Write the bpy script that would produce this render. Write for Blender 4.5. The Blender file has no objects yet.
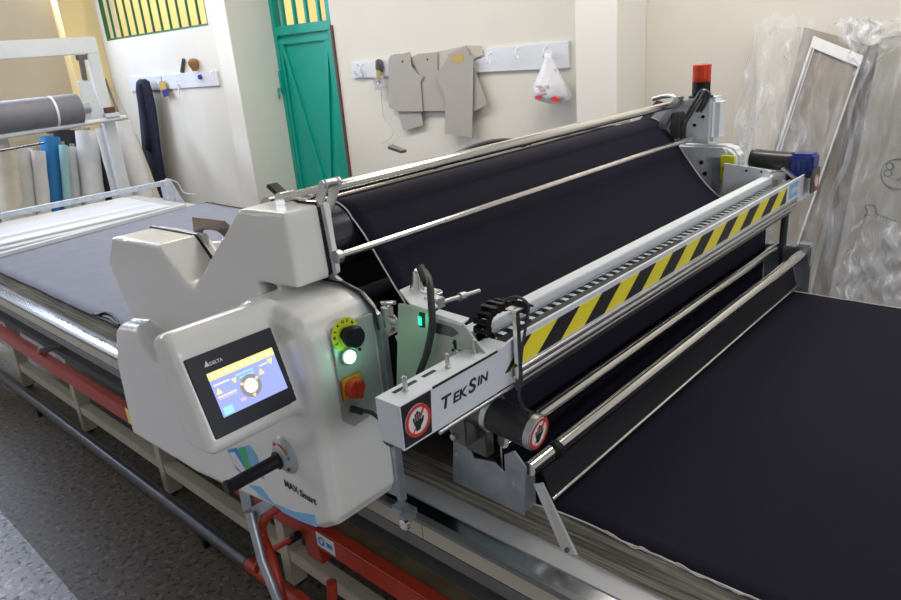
import bpy, bmesh, math, random
from mathutils import Vector, Matrix
random.seed(7)
C = bpy.context.scene.collection
PI = math.pi
# ------------------------------------------------------------------ camera
CZ, F = 1.75, 700.12
yw, pt, rl = -.7626, .34805, -.083026
fwd = Vector((math.sin(yw)*math.cos(pt), math.cos(yw)*math.cos(pt), -math.sin(pt)))
rt0 = Vector((math.cos(yw), -math.sin(yw), 0)); up0 = rt0.cross(fwd)
RT = rt0*math.cos(rl)+up0*math.sin(rl); UP = -rt0*math.sin(rl)+up0*math.cos(rl)
def P(u, v, ax, val):
    """point of the photograph (u, v) on the world plane ax = val"""
    r = fwd+RT*((u-450.5)/F)-UP*((v-300)/F)
    i = 'xyz'.index(ax); o = Vector((0, 0, CZ))
    return o+r*((val-o[i])/r[i])
cd = bpy.data.cameras.new('camera'); cam = bpy.data.objects.new('camera', cd); C.objects.link(cam)
cd.sensor_width = 36; cd.lens = F*36/901; cd.clip_start = .02
cam.matrix_world = Matrix.Translation((0, 0, CZ)) @ Matrix((RT, UP, -fwd)).transposed().to_4x4()
bpy.context.scene.camera = cam

# ------------------------------------------------------------------ materials
def mat(name, col, rough=.5, metal=0, noise=0, scale=20, bump=0, bscale=None, emit=None, es=1, alpha=None, trans=0, coat=0, spec=.5):
    m = bpy.data.materials.new(name); m.use_nodes = True
    nt = m.node_tree; b = nt.nodes['Principled BSDF']
    b.inputs['Base Color'].default_value = (*col, 1)
    b.inputs['Roughness'].default_value = rough; b.inputs['Metallic'].default_value = metal
    b.inputs['Coat Weight'].default_value = coat; b.inputs['Coat Roughness'].default_value = .08
    b.inputs['Specular IOR Level'].default_value = spec
    b.inputs['Transmission Weight'].default_value = trans
    tc = nt.nodes.new('ShaderNodeTexCoord')
    if noise:
        n = nt.nodes.new('ShaderNodeTexNoise'); n.inputs['Scale'].default_value = scale; n.inputs['Detail'].default_value = 6
        nt.links.new(tc.outputs['Object'], n.inputs['Vector'])
        r = nt.nodes.new('ShaderNodeValToRGB')
        r.color_ramp.elements[0].position = .3; r.color_ramp.elements[1].position = .7
        r.color_ramp.elements[0].color = (*[max(0, c*(1-noise)) for c in col], 1)
        r.color_ramp.elements[1].color = (*[min(1, c*(1+noise)) for c in col], 1)
        nt.links.new(n.outputs['Fac'], r.inputs['Fac']); nt.links.new(r.outputs['Color'], b.inputs['Base Color'])
    if bump:
        n = nt.nodes.new('ShaderNodeTexNoise'); n.inputs['Scale'].default_value = bscale or scale; n.inputs['Detail'].default_value = 4
        nt.links.new(tc.outputs['Object'], n.inputs['Vector'])
        bp = nt.nodes.new('ShaderNodeBump'); bp.inputs['Strength'].default_value = bump; bp.inputs['Distance'].default_value = .01
        nt.links.new(n.outputs['Fac'], bp.inputs['Height']); nt.links.new(bp.outputs['Normal'], b.inputs['Normal'])
    if emit:
        b.inputs['Emission Color'].default_value = (*emit, 1); b.inputs['Emission Strength'].default_value = es
    if alpha is not None:
        b.inputs['Alpha'].default_value = alpha
    return m
def stripes(m, axis, scale, col2, fac=.5):
    """adds fine bands along one object axis to a material's colour"""
    nt = m.node_tree; b = nt.nodes['Principled BSDF']; tc = nt.nodes.new('ShaderNodeTexCoord')
    mp = nt.nodes.new('ShaderNodeMapping'); mp.inputs['Scale'].default_value = [scale if a == axis else 3.5 for a in 'xyz']
    n = nt.nodes.new('ShaderNodeTexNoise'); n.inputs['Scale'].default_value = 1; n.inputs['Detail'].default_value = 5; n.inputs['Roughness'].default_value = .7
    r = nt.nodes.new('ShaderNodeValToRGB'); r.color_ramp.elements[0].position = .38; r.color_ramp.elements[1].position = .62
    r.color_ramp.elements[0].color = (*b.inputs['Base Color'].default_value[:3], 1); r.color_ramp.elements[1].color = (*col2, 1)
    nt.links.new(tc.outputs['Object'], mp.inputs['Vector']); nt.links.new(mp.outputs['Vector'], n.inputs['Vector'])
    nt.links.new(n.outputs['Fac'], r.inputs['Fac']); nt.links.new(r.outputs['Color'], b.inputs['Base Color'])
    return m
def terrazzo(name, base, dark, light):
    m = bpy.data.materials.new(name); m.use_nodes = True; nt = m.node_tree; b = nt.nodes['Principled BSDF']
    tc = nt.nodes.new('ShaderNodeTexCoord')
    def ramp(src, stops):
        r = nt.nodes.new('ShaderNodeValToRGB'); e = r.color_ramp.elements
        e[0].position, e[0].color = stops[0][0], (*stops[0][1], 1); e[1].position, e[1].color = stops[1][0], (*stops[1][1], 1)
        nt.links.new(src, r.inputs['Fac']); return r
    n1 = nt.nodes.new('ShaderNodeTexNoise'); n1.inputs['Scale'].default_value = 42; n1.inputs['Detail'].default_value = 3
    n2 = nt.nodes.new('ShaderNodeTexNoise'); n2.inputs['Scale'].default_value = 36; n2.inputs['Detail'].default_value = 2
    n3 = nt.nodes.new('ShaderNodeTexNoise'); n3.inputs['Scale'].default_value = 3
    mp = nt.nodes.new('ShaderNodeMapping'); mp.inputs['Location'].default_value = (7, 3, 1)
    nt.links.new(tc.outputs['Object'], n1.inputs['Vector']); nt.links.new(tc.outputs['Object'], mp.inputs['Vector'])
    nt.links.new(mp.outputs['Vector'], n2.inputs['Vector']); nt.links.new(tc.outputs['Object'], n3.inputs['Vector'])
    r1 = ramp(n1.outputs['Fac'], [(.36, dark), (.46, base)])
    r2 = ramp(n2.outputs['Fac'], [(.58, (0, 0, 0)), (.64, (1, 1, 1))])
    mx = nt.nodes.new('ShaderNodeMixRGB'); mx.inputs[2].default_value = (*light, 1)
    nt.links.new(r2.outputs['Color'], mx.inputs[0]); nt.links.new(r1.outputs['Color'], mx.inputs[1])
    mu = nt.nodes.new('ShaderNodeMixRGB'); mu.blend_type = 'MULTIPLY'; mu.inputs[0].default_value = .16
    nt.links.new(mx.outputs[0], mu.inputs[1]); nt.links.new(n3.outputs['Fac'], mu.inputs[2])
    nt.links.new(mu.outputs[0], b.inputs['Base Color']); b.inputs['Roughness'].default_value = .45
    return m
M = dict(
    wall=mat('wall_paint', (.74, .705, .635), .85, noise=.02, scale=2.5, bump=.08, bscale=9),
    column=mat('column_paint', (.80, .78, .73), .8, noise=.02, scale=3, bump=.06, bscale=9),
    yellow_wall=mat('corner_yellow', (.88, .70, .36), .85, noise=.03, scale=3),
    ext=mat('exterior_wall_paint', (.92, .68, .30), .9, noise=.06, scale=3),
    ceil=mat('ceiling_paint', (.8, .79, .76), .9),
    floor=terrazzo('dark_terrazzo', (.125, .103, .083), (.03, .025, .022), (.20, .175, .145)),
    floor_lit=terrazzo('daylit_terrazzo', (.50, .50, .56), (.16, .15, .17), (.72, .72, .78)),  # same terrazzo, lightened in colour for the daylit part of the floor
    green=mat('green_door_paint', (.0, .34, .27), .4, noise=.06, scale=6),
    dgreen=mat('window_bar_paint', (.015, .13, .04), .5),
    brown=mat('brown_jamb', (.12, .05, .035), .7),
    gel=mat('cover_white', (.83, .825, .79), .28, coat=.45, noise=.015, scale=5),
    white=mat('white_paint_metal', (.66, .69, .72), .38, noise=.03, scale=10),
    offw=mat('machine_white', (.78, .82, .86), .35),
    chrome=mat('chrome', (.82, .81, .78), .14, 1),
    alu=mat('aluminium', (.62, .63, .65), .32, 1, noise=.05, scale=30),
    galv=mat('galvanized', (.42, .46, .50), .42, .75, noise=.16, scale=25),
    brownsteel=mat('brown_steel', (.20, .15, .115), .3, .85, noise=.2, scale=20),
    dsteel=mat('dark_steel', (.16, .155, .15), .35, .8, noise=.15, scale=20),
    black=mat('black_plastic', (.010, .010, .012), .5, spec=.3),
    blacks=mat('black_satin', (.02, .02, .022), .3),
    motorb=mat('motor_black', (.018, .018, .02), .35, coat=.2),
    rollerd=mat('dark_roller', (.10, .10, .12), .22, .85),
    beige=mat('beige_paint', (.56, .51, .42), .5, noise=.06, scale=12),
    red=mat('red_paint', (.42, .038, .014), .42, noise=.12, scale=14),
    pipe=mat('grey_pipe', (.10, .105, .12), .35, .6, noise=.1, scale=20),
    greyrail=mat('grey_rail', (.22, .23, .23), .45, .4, noise=.08, scale=12),
    plank=mat('dirty_plank', (.20, .15, .085), .8, noise=.3, scale=12),
    lam=mat('table_laminate', (.55, .55, .56), .35, noise=.04, scale=8),
    board=mat('white_board', (.74, .76, .82), .35, noise=.03, scale=4),
    navy=mat('navy_fabric', (.0088, .0080, .020), .85, noise=.12, scale=160, bump=.12, bscale=300, spec=.22),
    navy2=mat('navy_fabric_lower', (.007, .0065, .012), .85, noise=.15, scale=120, bump=.1, bscale=300),
    selv=mat('selvedge', (.62, .60, .60), .8),
    grey=mat('grey_fabric', (.235, .25, .325), .85, noise=.05, scale=10, bump=.08, bscale=250),
    fringe=mat('fringe', (.035, .035, .045), .9),
    plies=stripes(mat('cloth_plies', (.10, .095, .085), .9), 'z', 260, (.40, .365, .29)),
    coatm=mat('navy_coat_cloth', (.012, .014, .035), .9, noise=.3, scale=14),
    card=mat('cardboard_pattern', (.42, .39, .36), .85, noise=.03, scale=10),
    card2=mat('brown_cardboard', (.29, .25, .20), .85, noise=.06, scale=4),
    card4=mat('dark_cardboard', (.20, .185, .165), .85),
    endw=mat('end_wall_paint', (.60, .51, .38), .85, noise=.03, scale=2),
    card3=mat('grey_cardboard', (.30, .285, .25), .85, noise=.05, scale=3),
    tan=mat('tan_card', (.55, .50, .43), .8),
    rollw=mat('white_fabric_roll', (.74, .72, .70), .7, noise=.05, scale=10, bump=.3, bscale=16),
    rollc=mat('cream_fabric_roll', (.70, .65, .52), .7, noise=.07, scale=10, bump=.3, bscale=16),
    rollb=mat('blue_fabric_roll', (.02, .20, .48), .6, noise=.1, scale=8, bump=.2, bscale=18),
    rollt=mat('teal_fabric_roll', (.34, .60, .60), .6, noise=.05, scale=10),
    rollg=mat('grey_fabric_roll', (.17, .17, .20), .55, noise=.12, scale=8, bump=.2, bscale=20),
    rolld=mat('black_fabric_roll', (.02, .02, .024), .7),
    yellow=mat('hazard_yellow', (.95, .82, .05), .4),
    yell2=mat('emergency_yellow', (.72, .75, .03), .45),
    signw=mat('sign_white', (.82, .82, .84), .4),
    signr=mat('sign_red', (.70, .05, .03), .4),
    signb=mat('sign_black', (.02, .02, .025), .5),
    plate=mat('logo_plate', (.74, .77, .84), .35),
    ink=mat('logo_ink', (.03, .03, .035), .5),
    blueink=mat('blue_ink', (.03, .32, .75), .5), lblue=mat('light_blue_ink', (.22, .52, .85), .5), greenink=mat('green_ink', (.06, .55, .18), .5),
    bezel=mat('screen_bezel', (.022, .023, .035), .35),
    orange=mat('orange_plate', (.75, .30, .02), .4), redk=mat('red_knob', (.60, .05, .02), .4),
    bluegear=mat('blue_gearbox', (.02, .045, .28), .35, coat=.3),
    lens=mat('red_lens', (.62, .045, .02), .25, emit=(.9, .06, .02), es=.05),
    glow=mat('green_lamp', (.2, .9, .5), .3, emit=(.55, 1, .75), es=3.2),
    led=mat('green_led', (.0, .7, .3), .4, emit=(.02, 1, .35), es=2.5),
    greenplate=mat('pale_bracket', (.52, .57, .51), .4, noise=.04, scale=10),
    panel=mat('grey_panel', (.42, .45, .44), .4, .3),
    rubber=mat('rubber_cable', (.035, .036, .04), .5),
    bagw=mat('bag_plastic', (.82, .82, .86), .35, bump=.5, bscale=22, trans=.15),
    tape=mat('blue_tape', (.50, .55, .64), .4, noise=.15, scale=30, bump=.5, bscale=40),
    wood=mat('wooden_handle', (.32, .16, .06), .6),
    screw=mat('screw_metal', (.6, .58, .55), .3, 1),
    backroll=mat('polished_roller', (.72, .68, .60), .13, 1),
    cork=mat('tape_brown', (.50, .36, .10), .6),
    railm=mat('polished_rail', (.55, .57, .61), .20, 1),
    pinkp=mat('faded_print', (.62, .42, .48), .5),
    cable=mat('clear_tie', (.45, .45, .35), .4),
)
def film(name, strength):
    m = bpy.data.materials.new(name); m.use_nodes = True; nt = m.node_tree
    b = nt.nodes['Principled BSDF']; b.inputs['Base Color'].default_value = (.72, .75, .84, 1); b.inputs['Roughness'].default_value = .16
    b.inputs['Specular IOR Level'].default_value = .9
    tr = nt.nodes.new('ShaderNodeBsdfTransparent'); mx = nt.nodes.new('ShaderNodeMixShader')
    tc = nt.nodes.new('ShaderNodeTexCoord'); mp = nt.nodes.new('ShaderNodeMapping'); mp.inputs['Scale'].default_value = (14, 14, 3.5)
    mp.inputs['Rotation'].default_value = (0, .35, 0)
    n = nt.nodes.new('ShaderNodeTexNoise'); n.inputs['Scale'].default_value = 1; n.inputs['Detail'].default_value = 5; n.inputs['Distortion'].default_value = 1.2
    r = nt.nodes.new('ShaderNodeValToRGB'); r.color_ramp.elements[0].position = .42; r.color_ramp.elements[1].position = .78
    r.color_ramp.elements[0].color = (strength*.35,)*3+(1,); r.color_ramp.elements[1].color = (min(1, strength*2.0),)*3+(1,)
    nt.links.new(tc.outputs['Object'], mp.inputs['Vector']); nt.links.new(mp.outputs['Vector'], n.inputs['Vector'])
    nt.links.new(n.outputs['Fac'], r.inputs['Fac']); nt.links.new(r.outputs['Color'], mx.inputs[0])
    nt.links.new(tr.outputs[0], mx.inputs[1]); nt.links.new(b.outputs[0], mx.inputs[2])
    bp = nt.nodes.new('ShaderNodeBump'); bp.inputs['Strength'].default_value = .7; bp.inputs['Distance'].default_value = .02
    nt.links.new(n.outputs['Fac'], bp.inputs['Height']); nt.links.new(bp.outputs['Normal'], b.inputs['Normal'])
    nt.links.new(mx.outputs[0], nt.nodes['Material Output'].inputs['Surface'])
    return m
M['film'] = film('clear_plastic_film', .19)
M['film2'] = film('cloudy_plastic_film', .32)


# ------------------------------------------------------------------ mesh helpers
def bm_(): return bmesh.new()
def box(bm, a, b, bev=0, mi=0):
    x0, y0, z0 = [min(a[i], b[i]) for i in range(3)]; x1, y1, z1 = [max(a[i], b[i]) for i in range(3)]
    vs = [bm.verts.new(p) for p in ((x0,y0,z0),(x1,y0,z0),(x1,y1,z0),(x0,y1,z0),(x0,y0,z1),(x1,y0,z1),(x1,y1,z1),(x0,y1,z1))]
    fs = [bm.faces.new([vs[i] for i in f]) for f in ((3,2,1,0),(4,5,6,7),(0,1,5,4),(1,2,6,5),(2,3,7,6),(3,0,4,7))]
    for f in fs: f.material_index = mi
    if bev:
        es = list({e for f in fs for e in f.edges})
        bmesh.ops.bevel(bm, geom=es, offset=bev, segments=2, affect='EDGES', clamp_overlap=True, material=-1)
    return bm
def prism(bm, pts, d, bev=0, mi=0):
    """closed polygon pts (3-D) pushed along vector d"""
    d = Vector(d); a = [bm.verts.new(Vector(p)) for p in pts]; b = [bm.verts.new(Vector(p)+d) for p in pts]
    n = len(pts); fs = [bm.faces.new(a[::-1]), bm.faces.new(b)]
    for i in range(n): fs.append(bm.faces.new((a[i], a[(i+1) % n], b[(i+1) % n], b[i])))
    for f in fs: f.material_index = mi
    bmesh.ops.recalc_face_normals(bm, faces=fs)
    if bev:
        es = list({e for f in fs for e in f.edges})
        bmesh.ops.bevel(bm, geom=es, offset=bev, segments=3, affect='EDGES', clamp_overlap=True)
    return bm
def frame_of(d):
    d = d.normalized(); a = Vector((0, 0, 1)) if abs(d.z) < .9 else Vector((1, 0, 0))
    u = d.cross(a).normalized(); return u, d.cross(u).normalized()
def tube(bm, pts, r, seg=12, cap=True, mi=0, flat=1):
    pts = [Vector(p) for p in pts]; rings = []
    rr = r if isinstance(r, (list, tuple)) else [r]*len(pts)
    u = None
    for i, p in enumerate(pts):
        d = (pts[min(i+1, len(pts)-1)]-pts[max(i-1, 0)]).normalized()
        if u is None: u, v = frame_of(d)
        else:
            u = (u-d*u.dot(d)).normalized(); v = d.cross(u)
        rings.append([bm.verts.new(p+(u*math.cos(2*PI*k/seg)+v*math.sin(2*PI*k/seg)*flat)*rr[i]) for k in range(seg)])
    for a, b in zip(rings, rings[1:]):
        for k in range(seg):
            f = bm.faces.new((a[k], a[(k+1) % seg], b[(k+1) % seg], b[k])); f.smooth = True; f.material_index = mi
    if cap:
        for f in (bm.faces.new(rings[0][::-1]), bm.faces.new(rings[-1])): f.material_index = mi
    return bm
def lathe(bm, base, axis, prof, seg=24, mi=0):
    """prof = [(distance along axis, radius)]"""
    base = Vector(base); d = Vector(axis).normalized(); u, v = frame_of(d); rings = []
    for h, r in prof:
        rings.append([bm.verts.new(base+d*h+(u*math.cos(2*PI*k/seg)+v*math.sin(2*PI*k/seg))*max(r, 1e-4)) for k in range(seg)])
    for a, b in zip(rings, rings[1:]):
        for k in range(seg):
            f = bm.faces.new((a[k], a[(k+1) % seg], b[(k+1) % seg], b[k])); f.material_index = mi; f.smooth = True
    for f in (bm.faces.new(rings[0][::-1]), bm.faces.new(rings[-1])): f.material_index = mi
    return bm
def smooth_path(pts, n=6):
    pts = [Vector(p) for p in pts]; out = []
    for i in range(len(pts)-1):
        p0, p1, p2, p3 = pts[max(i-1, 0)], pts[i], pts[i+1], pts[min(i+2, len(pts)-1)]
        for k in range(n):
            t = k/n
            out.append(.5*((2*p1)+(p2-p0)*t+(2*p0-5*p1+4*p2-p3)*t*t+(3*p1-p0-3*p2+p3)*t**3))
    out.append(pts[-1]); return out
def worigin(o):
    v = Vector((0, 0, 0))
    while o: v += o.location; o = o.parent
    return v
def obj(name, bm, m, parent=None, loc=None, edge=True, label=None):
    """link bm (built in world coordinates) as one mesh object"""
    if parent is not None: o0 = worigin(parent)
    else: o0 = Vector(loc) if loc is not None else Vector((0, 0, 0))
    bmesh.ops.translate(bm, verts=bm.verts, vec=-o0)
    bmesh.ops.recalc_face_normals(bm, faces=bm.faces)
    me = bpy.data.meshes.new(name); bm.to_mesh(me); bm.free()
    for x in (m if isinstance(m, (list, tuple)) else [m]): me.materials.append(M[x])
    o = bpy.data.objects.new(name, me); C.objects.link(o)
    if parent is not None: o.parent = parent
    else: o.location = o0
    if edge:
        md = o.modifiers.new('edge', 'EDGE_SPLIT'); md.split_angle = math.radians(40)
    if label: o['label'] = label
    return o
def thing(name, label, cat, loc, group=None):
    o = bpy.data.objects.new(name, None); C.objects.link(o); o.location = loc; o.empty_display_size = .1
    return tag(o, label, cat, group)
def tag(o, label, cat, group=None, kind=None):
    o['label'] = label; o['category'] = cat
    if group: o['group'] = group
    if kind: o['kind'] = kind
    return o
def struct(name, bm, m):
    o = obj(name, bm, m); o['kind'] = 'structure'; return o
def text_bm(bm, body, origin, right, up, size, mi=0, shear=0, extrude=.0004, sx=1):
    cu = bpy.data.curves.new('t', 'FONT'); cu.body = body; cu.size = size; cu.extrude = extrude; cu.shear = shear; cu.offset = size*.02
    to = bpy.data.objects.new('t', cu); C.objects.link(to)
    me = bpy.data.meshes.new_from_object(to.evaluated_get(bpy.context.evaluated_depsgraph_get()))
    right = Vector(right).normalized(); up = Vector(up).normalized(); n = right.cross(up); o = Vector(origin)
    vs = [bm.verts.new(o+right*v.co.x*sx+up*v.co.y+n*v.co.z) for v in me.vertices]
    w = max((v.co.x for v in me.vertices), default=0)*sx
    for p in me.polygons:
        try:
            f = bm.faces.new([vs[i] for i in p.vertices]); f.material_index = mi
        except ValueError: pass
    bpy.data.objects.remove(to); bpy.data.curves.remove(cu); bpy.data.meshes.remove(me)
    return w
def plane_poly(bm, pts2, o, r, u, n, t, mi=0):
    r, u, n, o = map(Vector, (r, u, n, o)); return prism(bm, [o+r*a+u*b for a, b in pts2], n*t, mi=mi)
def disc(bm, c, r, n, R1, t, R0=0, seg=36, mi=0, a0=0, a1=2*PI, up=None):
    """disc or ring sector facing n; r = right vector"""
    n = Vector(n).normalized(); r = Vector(r).normalized(); u = n.cross(r); c = Vector(c)
    full = abs(a1-a0-2*PI) < 1e-6
    k = [a0+(a1-a0)*i/seg for i in range(seg if full else seg+1)]
    if R0 == 0: return prism(bm, [c+(r*math.cos(a)+u*math.sin(a))*R1 for a in k], n*t, mi=mi)
    o = [bm.verts.new(c+n*t+(r*math.cos(a)+u*math.sin(a))*R1) for a in k]; i_ = [bm.verts.new(c+n*t+(r*math.cos(a)+u*math.sin(a))*R0) for a in k]
    for j in range(len(k) if full else len(k)-1):
        f = bm.faces.new((o[j], o[(j+1) % len(k)], i_[(j+1) % len(k)], i_[j])); f.material_index = mi
    return bm
def hand_sign(c, right, up, n, R, parent, name='warning_sign', plate=None, label=None):
    """round no-touching sign: white disc, black open hand, red ring and bar"""
    right, up, n, c = map(Vector, (right, up, n, c))
    b = bm_(); disc(b, c, right, n, R, .0012, mi=0)
    T = lambda x, y: c+right*x*R+up*y*R
    hand = [(-.34,-.12),(-.42,.20),(-.36,.28),(-.29,.22),(-.25,.42),(-.18,.50),(-.12,.42),(-.08,.56),(-.01,.62),(.05,.54),(.08,.46),(.16,.50),(.21,.42),(.19,.05),(.28,.0),(.40,.16),(.48,.10),(.40,-.16),(.18,-.42),(.10,-.62),(-.22,-.62),(-.24,-.40)]
    prism(b, [T(x, y) for x, y in hand], n*.0018, mi=2)
    for x in (-.26, -.10, .07):
        prism(b, [T(x-.012, .02), T(x+.012, .02), T(x+.012, .42), T(x-.012, .42)], n*.0022, mi=0)
    prism(b, [T(.62, .70), T(.52, .78), T(.06, .06), T(.14, 0)], n*.0026, mi=1)
    prism(b, [T(-.46, -.80), T(-.56, -.72), T(-.30, -.36), T(-.22, -.42)], n*.0015, mi=1)
    disc(b, c, right, n, R, .0024, R0=R*.80, mi=1)
    return obj(name, b, ['signw', 'signr', 'signb'], parent, edge=False, label=label)
# ================================================================== THE SETTING
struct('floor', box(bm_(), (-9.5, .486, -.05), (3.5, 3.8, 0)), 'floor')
struct('floor_daylit', box(bm_(), (-9.5, -3.0, -.05), (3.5, .486, .0015)), 'floor_lit')      # daylight on the floor, put in as paler terrazzo
b = bm_(); box(b, (-4.44, 3.6, 0), (3.5, 3.75, 3.2)); struct('wall_far', b, 'wall')
b = bm_(); box(b, (-5.2, 3.6, 2.62), (-4.44, 3.75, 3.2)); struct('trim_2', b, 'wall')
b = bm_(); box(b, (-2.11, 3.3, 0), (-1.865, 3.6, 3.2), .004); struct('trim_3', b, 'column')        # column by the hanger rail
b = bm_(); box(b, (-5.43, 3.2, 0), (-5.2, 3.75, 3.2), .004); struct('trim_4', b, 'column')         # column left of the door
WX0, WX1, WZ0, WZ1 = -7.66, -5.66, 2.06, 2.75
b = bm_(); box(b, (-8.05, 3.3, 0), (-5.43, 3.45, WZ0)); box(b, (-8.05, 3.3, WZ1), (-5.43, 3.45, 3.2))
box(b, (-8.05, 3.3, WZ0), (WX0, 3.45, WZ1)); box(b, (WX1, 3.3, WZ0), (-5.43, 3.45, WZ1)); struct('wall_back_left', b, 'wall')
b = bm_(); ew = [(-3.0, .3), (2.75, 3.3)]
box(b, (-8.05, -3, 0), (-7.93, 3.3, 2.55)); box(b, (-8.05, -3, 3.05), (-7.93, 3.3, 3.2)); box(b, (-8.05, -3, 2.55), (-7.93, -.6, 3.05)); box(b, (-8.05, 2.95, 2.55), (-7.93, 3.3, 3.05))
struct('wall_left', b, 'endw')
b = bm_(); box(b, (-7.93, 2.95, 0), (-7.76, 3.3, 3.2)); struct('trim_5', b, 'yellow_wall')   # corner column, coloured yellower than the walls
b = bm_(); box(b, (-8.05, -3.1, 0), (3.6, -3, 3.2)); struct('wall_near', b, 'wall')
b = bm_(); box(b, (3.5, -3, 0), (3.6, 3.75, 3.2)); struct('wall_right', b, 'wall')
b = bm_(); box(b, (-8.05, -3, 3.2), (3.5, 3.8, 3.3)); struct('ceiling', b, 'ceil')
# exterior yellow wall seen through the barred openings
b = bm_(); box(b, (-16, 5.2, 0), (-3.4, 5.3, 4.5)); struct('wall_outside', b, 'ext')
def bars_frame(name, x0, x1, z0, z1, y, n, r, m, t=.03, kind=True):
    b = bm_()
    box(b, (x0, y, z0), (x1, y+.04, z0+t)); box(b, (x0, y, z1-t), (x1, y+.04, z1)); box(b, (x0+.001, y+.001, z0+.001), (x0+t, y+.039, z1-.001)); box(b, (x1-t, y+.001, z0+.001), (x1-.001, y+.039, z1-.001))
    for i in range(1, n):
        x = x0+(x1-x0)*i/n; box(b, (x-r, y+.01, z0), (x+r, y+.03, z1))
    o = obj(name, b, m)
    return o
w = bars_frame('window_1', WX0, WX1, WZ0, WZ1, 3.30, 12, .0065, 'dgreen', .018); w['kind'] = 'structure'
# green metal door with a barred transom
DX0, DX1 = -5.2, -4.44
b = bm_(); t = .05
for a, c in (((DX0, 3.60, 0), (DX0+t, 3.66, 2.6)), ((DX1-t, 3.60, 0), (DX1, 3.66, 2.6)), ((DX0+.002, 3.602, 2.548), (DX1-.002, 3.658, 2.598)), ((DX0+.002, 3.597, 1.93), (DX1-.002, 3.658, 2.0))): box(b, a, c, .003)
d = obj('door_1', b, 'green'); d['kind'] = 'structure'
b = bm_(); box(b, (DX0+t, 3.625, .02), (DX1-t, 3.645, 1.93))
for a, c in (((DX0+t+.001, 3.603, 1.86), (DX1-t-.001, 3.63, 1.90)), ((DX0+t+.002, 3.605, .04), (DX0+t+.035, 3.63, 1.899)), ((DX1-t-.035, 3.605, .04), (DX1-t-.002, 3.63, 1.899)), ((DX0+t+.001, 3.604, .04), (DX1-t-.001, 3.63, .09))): box(b, a, c, .002)
for xa, xb in ((DX0+t+.04, (DX0+DX1)/2+.06), (DX1-t-.04, (DX0+DX1)/2+.06)):
    prism(b, [(xa-.02, 3.606, 1.87), (xa+.02, 3.606, 1.87), (xb+.02, 3.606, .55), (xb-.02, 3.606, .55)], (0, .02, 0))
obj('door_leaf', b, 'green', d)
b = bm_(); 
for i in range(1, 5):
    x = DX0+(DX1-DX0)*i/5; box(b, (x-.013, 3.61, 2.0), (x+.013, 3.635, 2.55))
obj('transom_bars', b, 'green', d)
b = bm_(); box(b, (DX0+.005, 3.585, 1.48), (DX0+.04, 3.602, 1.66), .004); tube(b, [(DX0+.022, 3.585, 1.52), (DX0+.022, 3.555, 1.52), (DX0+.022, 3.55, 1.44)], .008); obj('door_latch', b, 'green', d)
b = bm_(); box(b, (DX1, 3.585, 0), (DX1+.022, 3.602, 1.96)); struct('trim_6', b, 'brown')

# ================================================================== TABLE
tb = thing('spreading_table', 'long beige-framed cutting table carrying the cloth and the spreading machine', 'table', (-2, 1.7, 0))
TX0, TX1 = -5.5, 1.2
obj('table_top', box(bm_(), (TX0, .89, .765), (TX1, 2.46, .80)), 'lam', tb)
b = bm_(); x = TX0
while x < TX1:
    box(b, (x, .838, .748), (min(x+1.52, TX1)-.003, .846, .790)); x += 1.52
b2 = box(b, (TX0, 2.475, .748), (TX1, 2.483, .79)); obj('frame_rail', b, 'beige', tb)
obj('edge_strip', box(box(bm_(), (TX0, .834, .788), (TX1, .852, .8015), .002), (TX0, 2.46, .76), (TX1, 2.475, .8)), 'greyrail', tb)
obj('running_rail', box(bm_(), (TX0, .852, .78), (TX1, .89, .797)), 'railm', tb, label='polished steel running rail')
LEGX = [-5.44, -4.62, -3.70, -2.79, -1.88, -.97, -.06, .85]
for x in LEGX:
    for y in (1.0, 2.38):
        o = obj('leg', box(bm_(), (x, y, .012), (x+.055, y+.06, .765), .003), 'beige', tb)
        b = bm_(); lathe(b, (x+.028, y+.03, 0), (0, 0, 1), [(0, .022), (.008, .022), (.010, .010), (.015, .010)], 16); obj('levelling_foot', b, 'black', o)
    obj('cross_member', box(bm_(), (x+.008, 1.06, .70), (x+.048, 2.38, .76)), 'beige', tb)
for y in (1.005, 2.385):
    obj('lower_rail', box(bm_(), (TX0, y, .115), (TX1, y+.05, .165), .003), 'beige', tb)
obj('shelf_rail', box(bm_(), (TX0, .925, .53), (TX1, .985, .56)), 'greyrail', tb)
obj('upper_shelf_rail', box(bm_(), (TX0, .905, .63), (TX1, .93, .665)), 'greyrail', tb)
obj('cable_plank', box(bm_(), (-1.35, .88, .545), (TX1, .925, .558)), 'plank', tb)
obj('under_panel', box(bm_(), (TX0, 1.35, .50), (TX1, 1.37, .76)), 'dsteel', tb)
b = bm_(); prism(b, [(TX0, .845, .502), (TX0, .880, .502), (TX0, .880, .568), (TX0, .845, .562)], (TX1-TX0, 0, 0), .004); gr = obj('guide_beam', b, 'red', tb, label='red guide beam')
for x in (-4.40, -3.44, -2.50):
    b = bm_(); box(b, (x, .85, .569), (x+.02, .99, .579)); box(b, (x, .85, .569), (x+.02, .856, .599)); tube(b, [(x+.01, .842, .589), (x+.01, .90, .589)], .007, 8); obj('beam_clamp', b, 'alu', tb)
tx0 = P(127, 416, 'y', .844).x; b = bm_(); box(b, (tx0, .8438, .51), (tx0+.22, .8446, .575))
for k in range(2): prism(b, [(tx0+.03+k*.09, .8432, .51), (tx0+.06+k*.09, .8432, .51), (tx0+.09+k*.09, .8432, .575), (tx0+.06+k*.09, .8432, .575)], (0, .0008, 0), mi=1)
obj('hazard_tape', b, ['yellow', 'signb'], tb)
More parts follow.
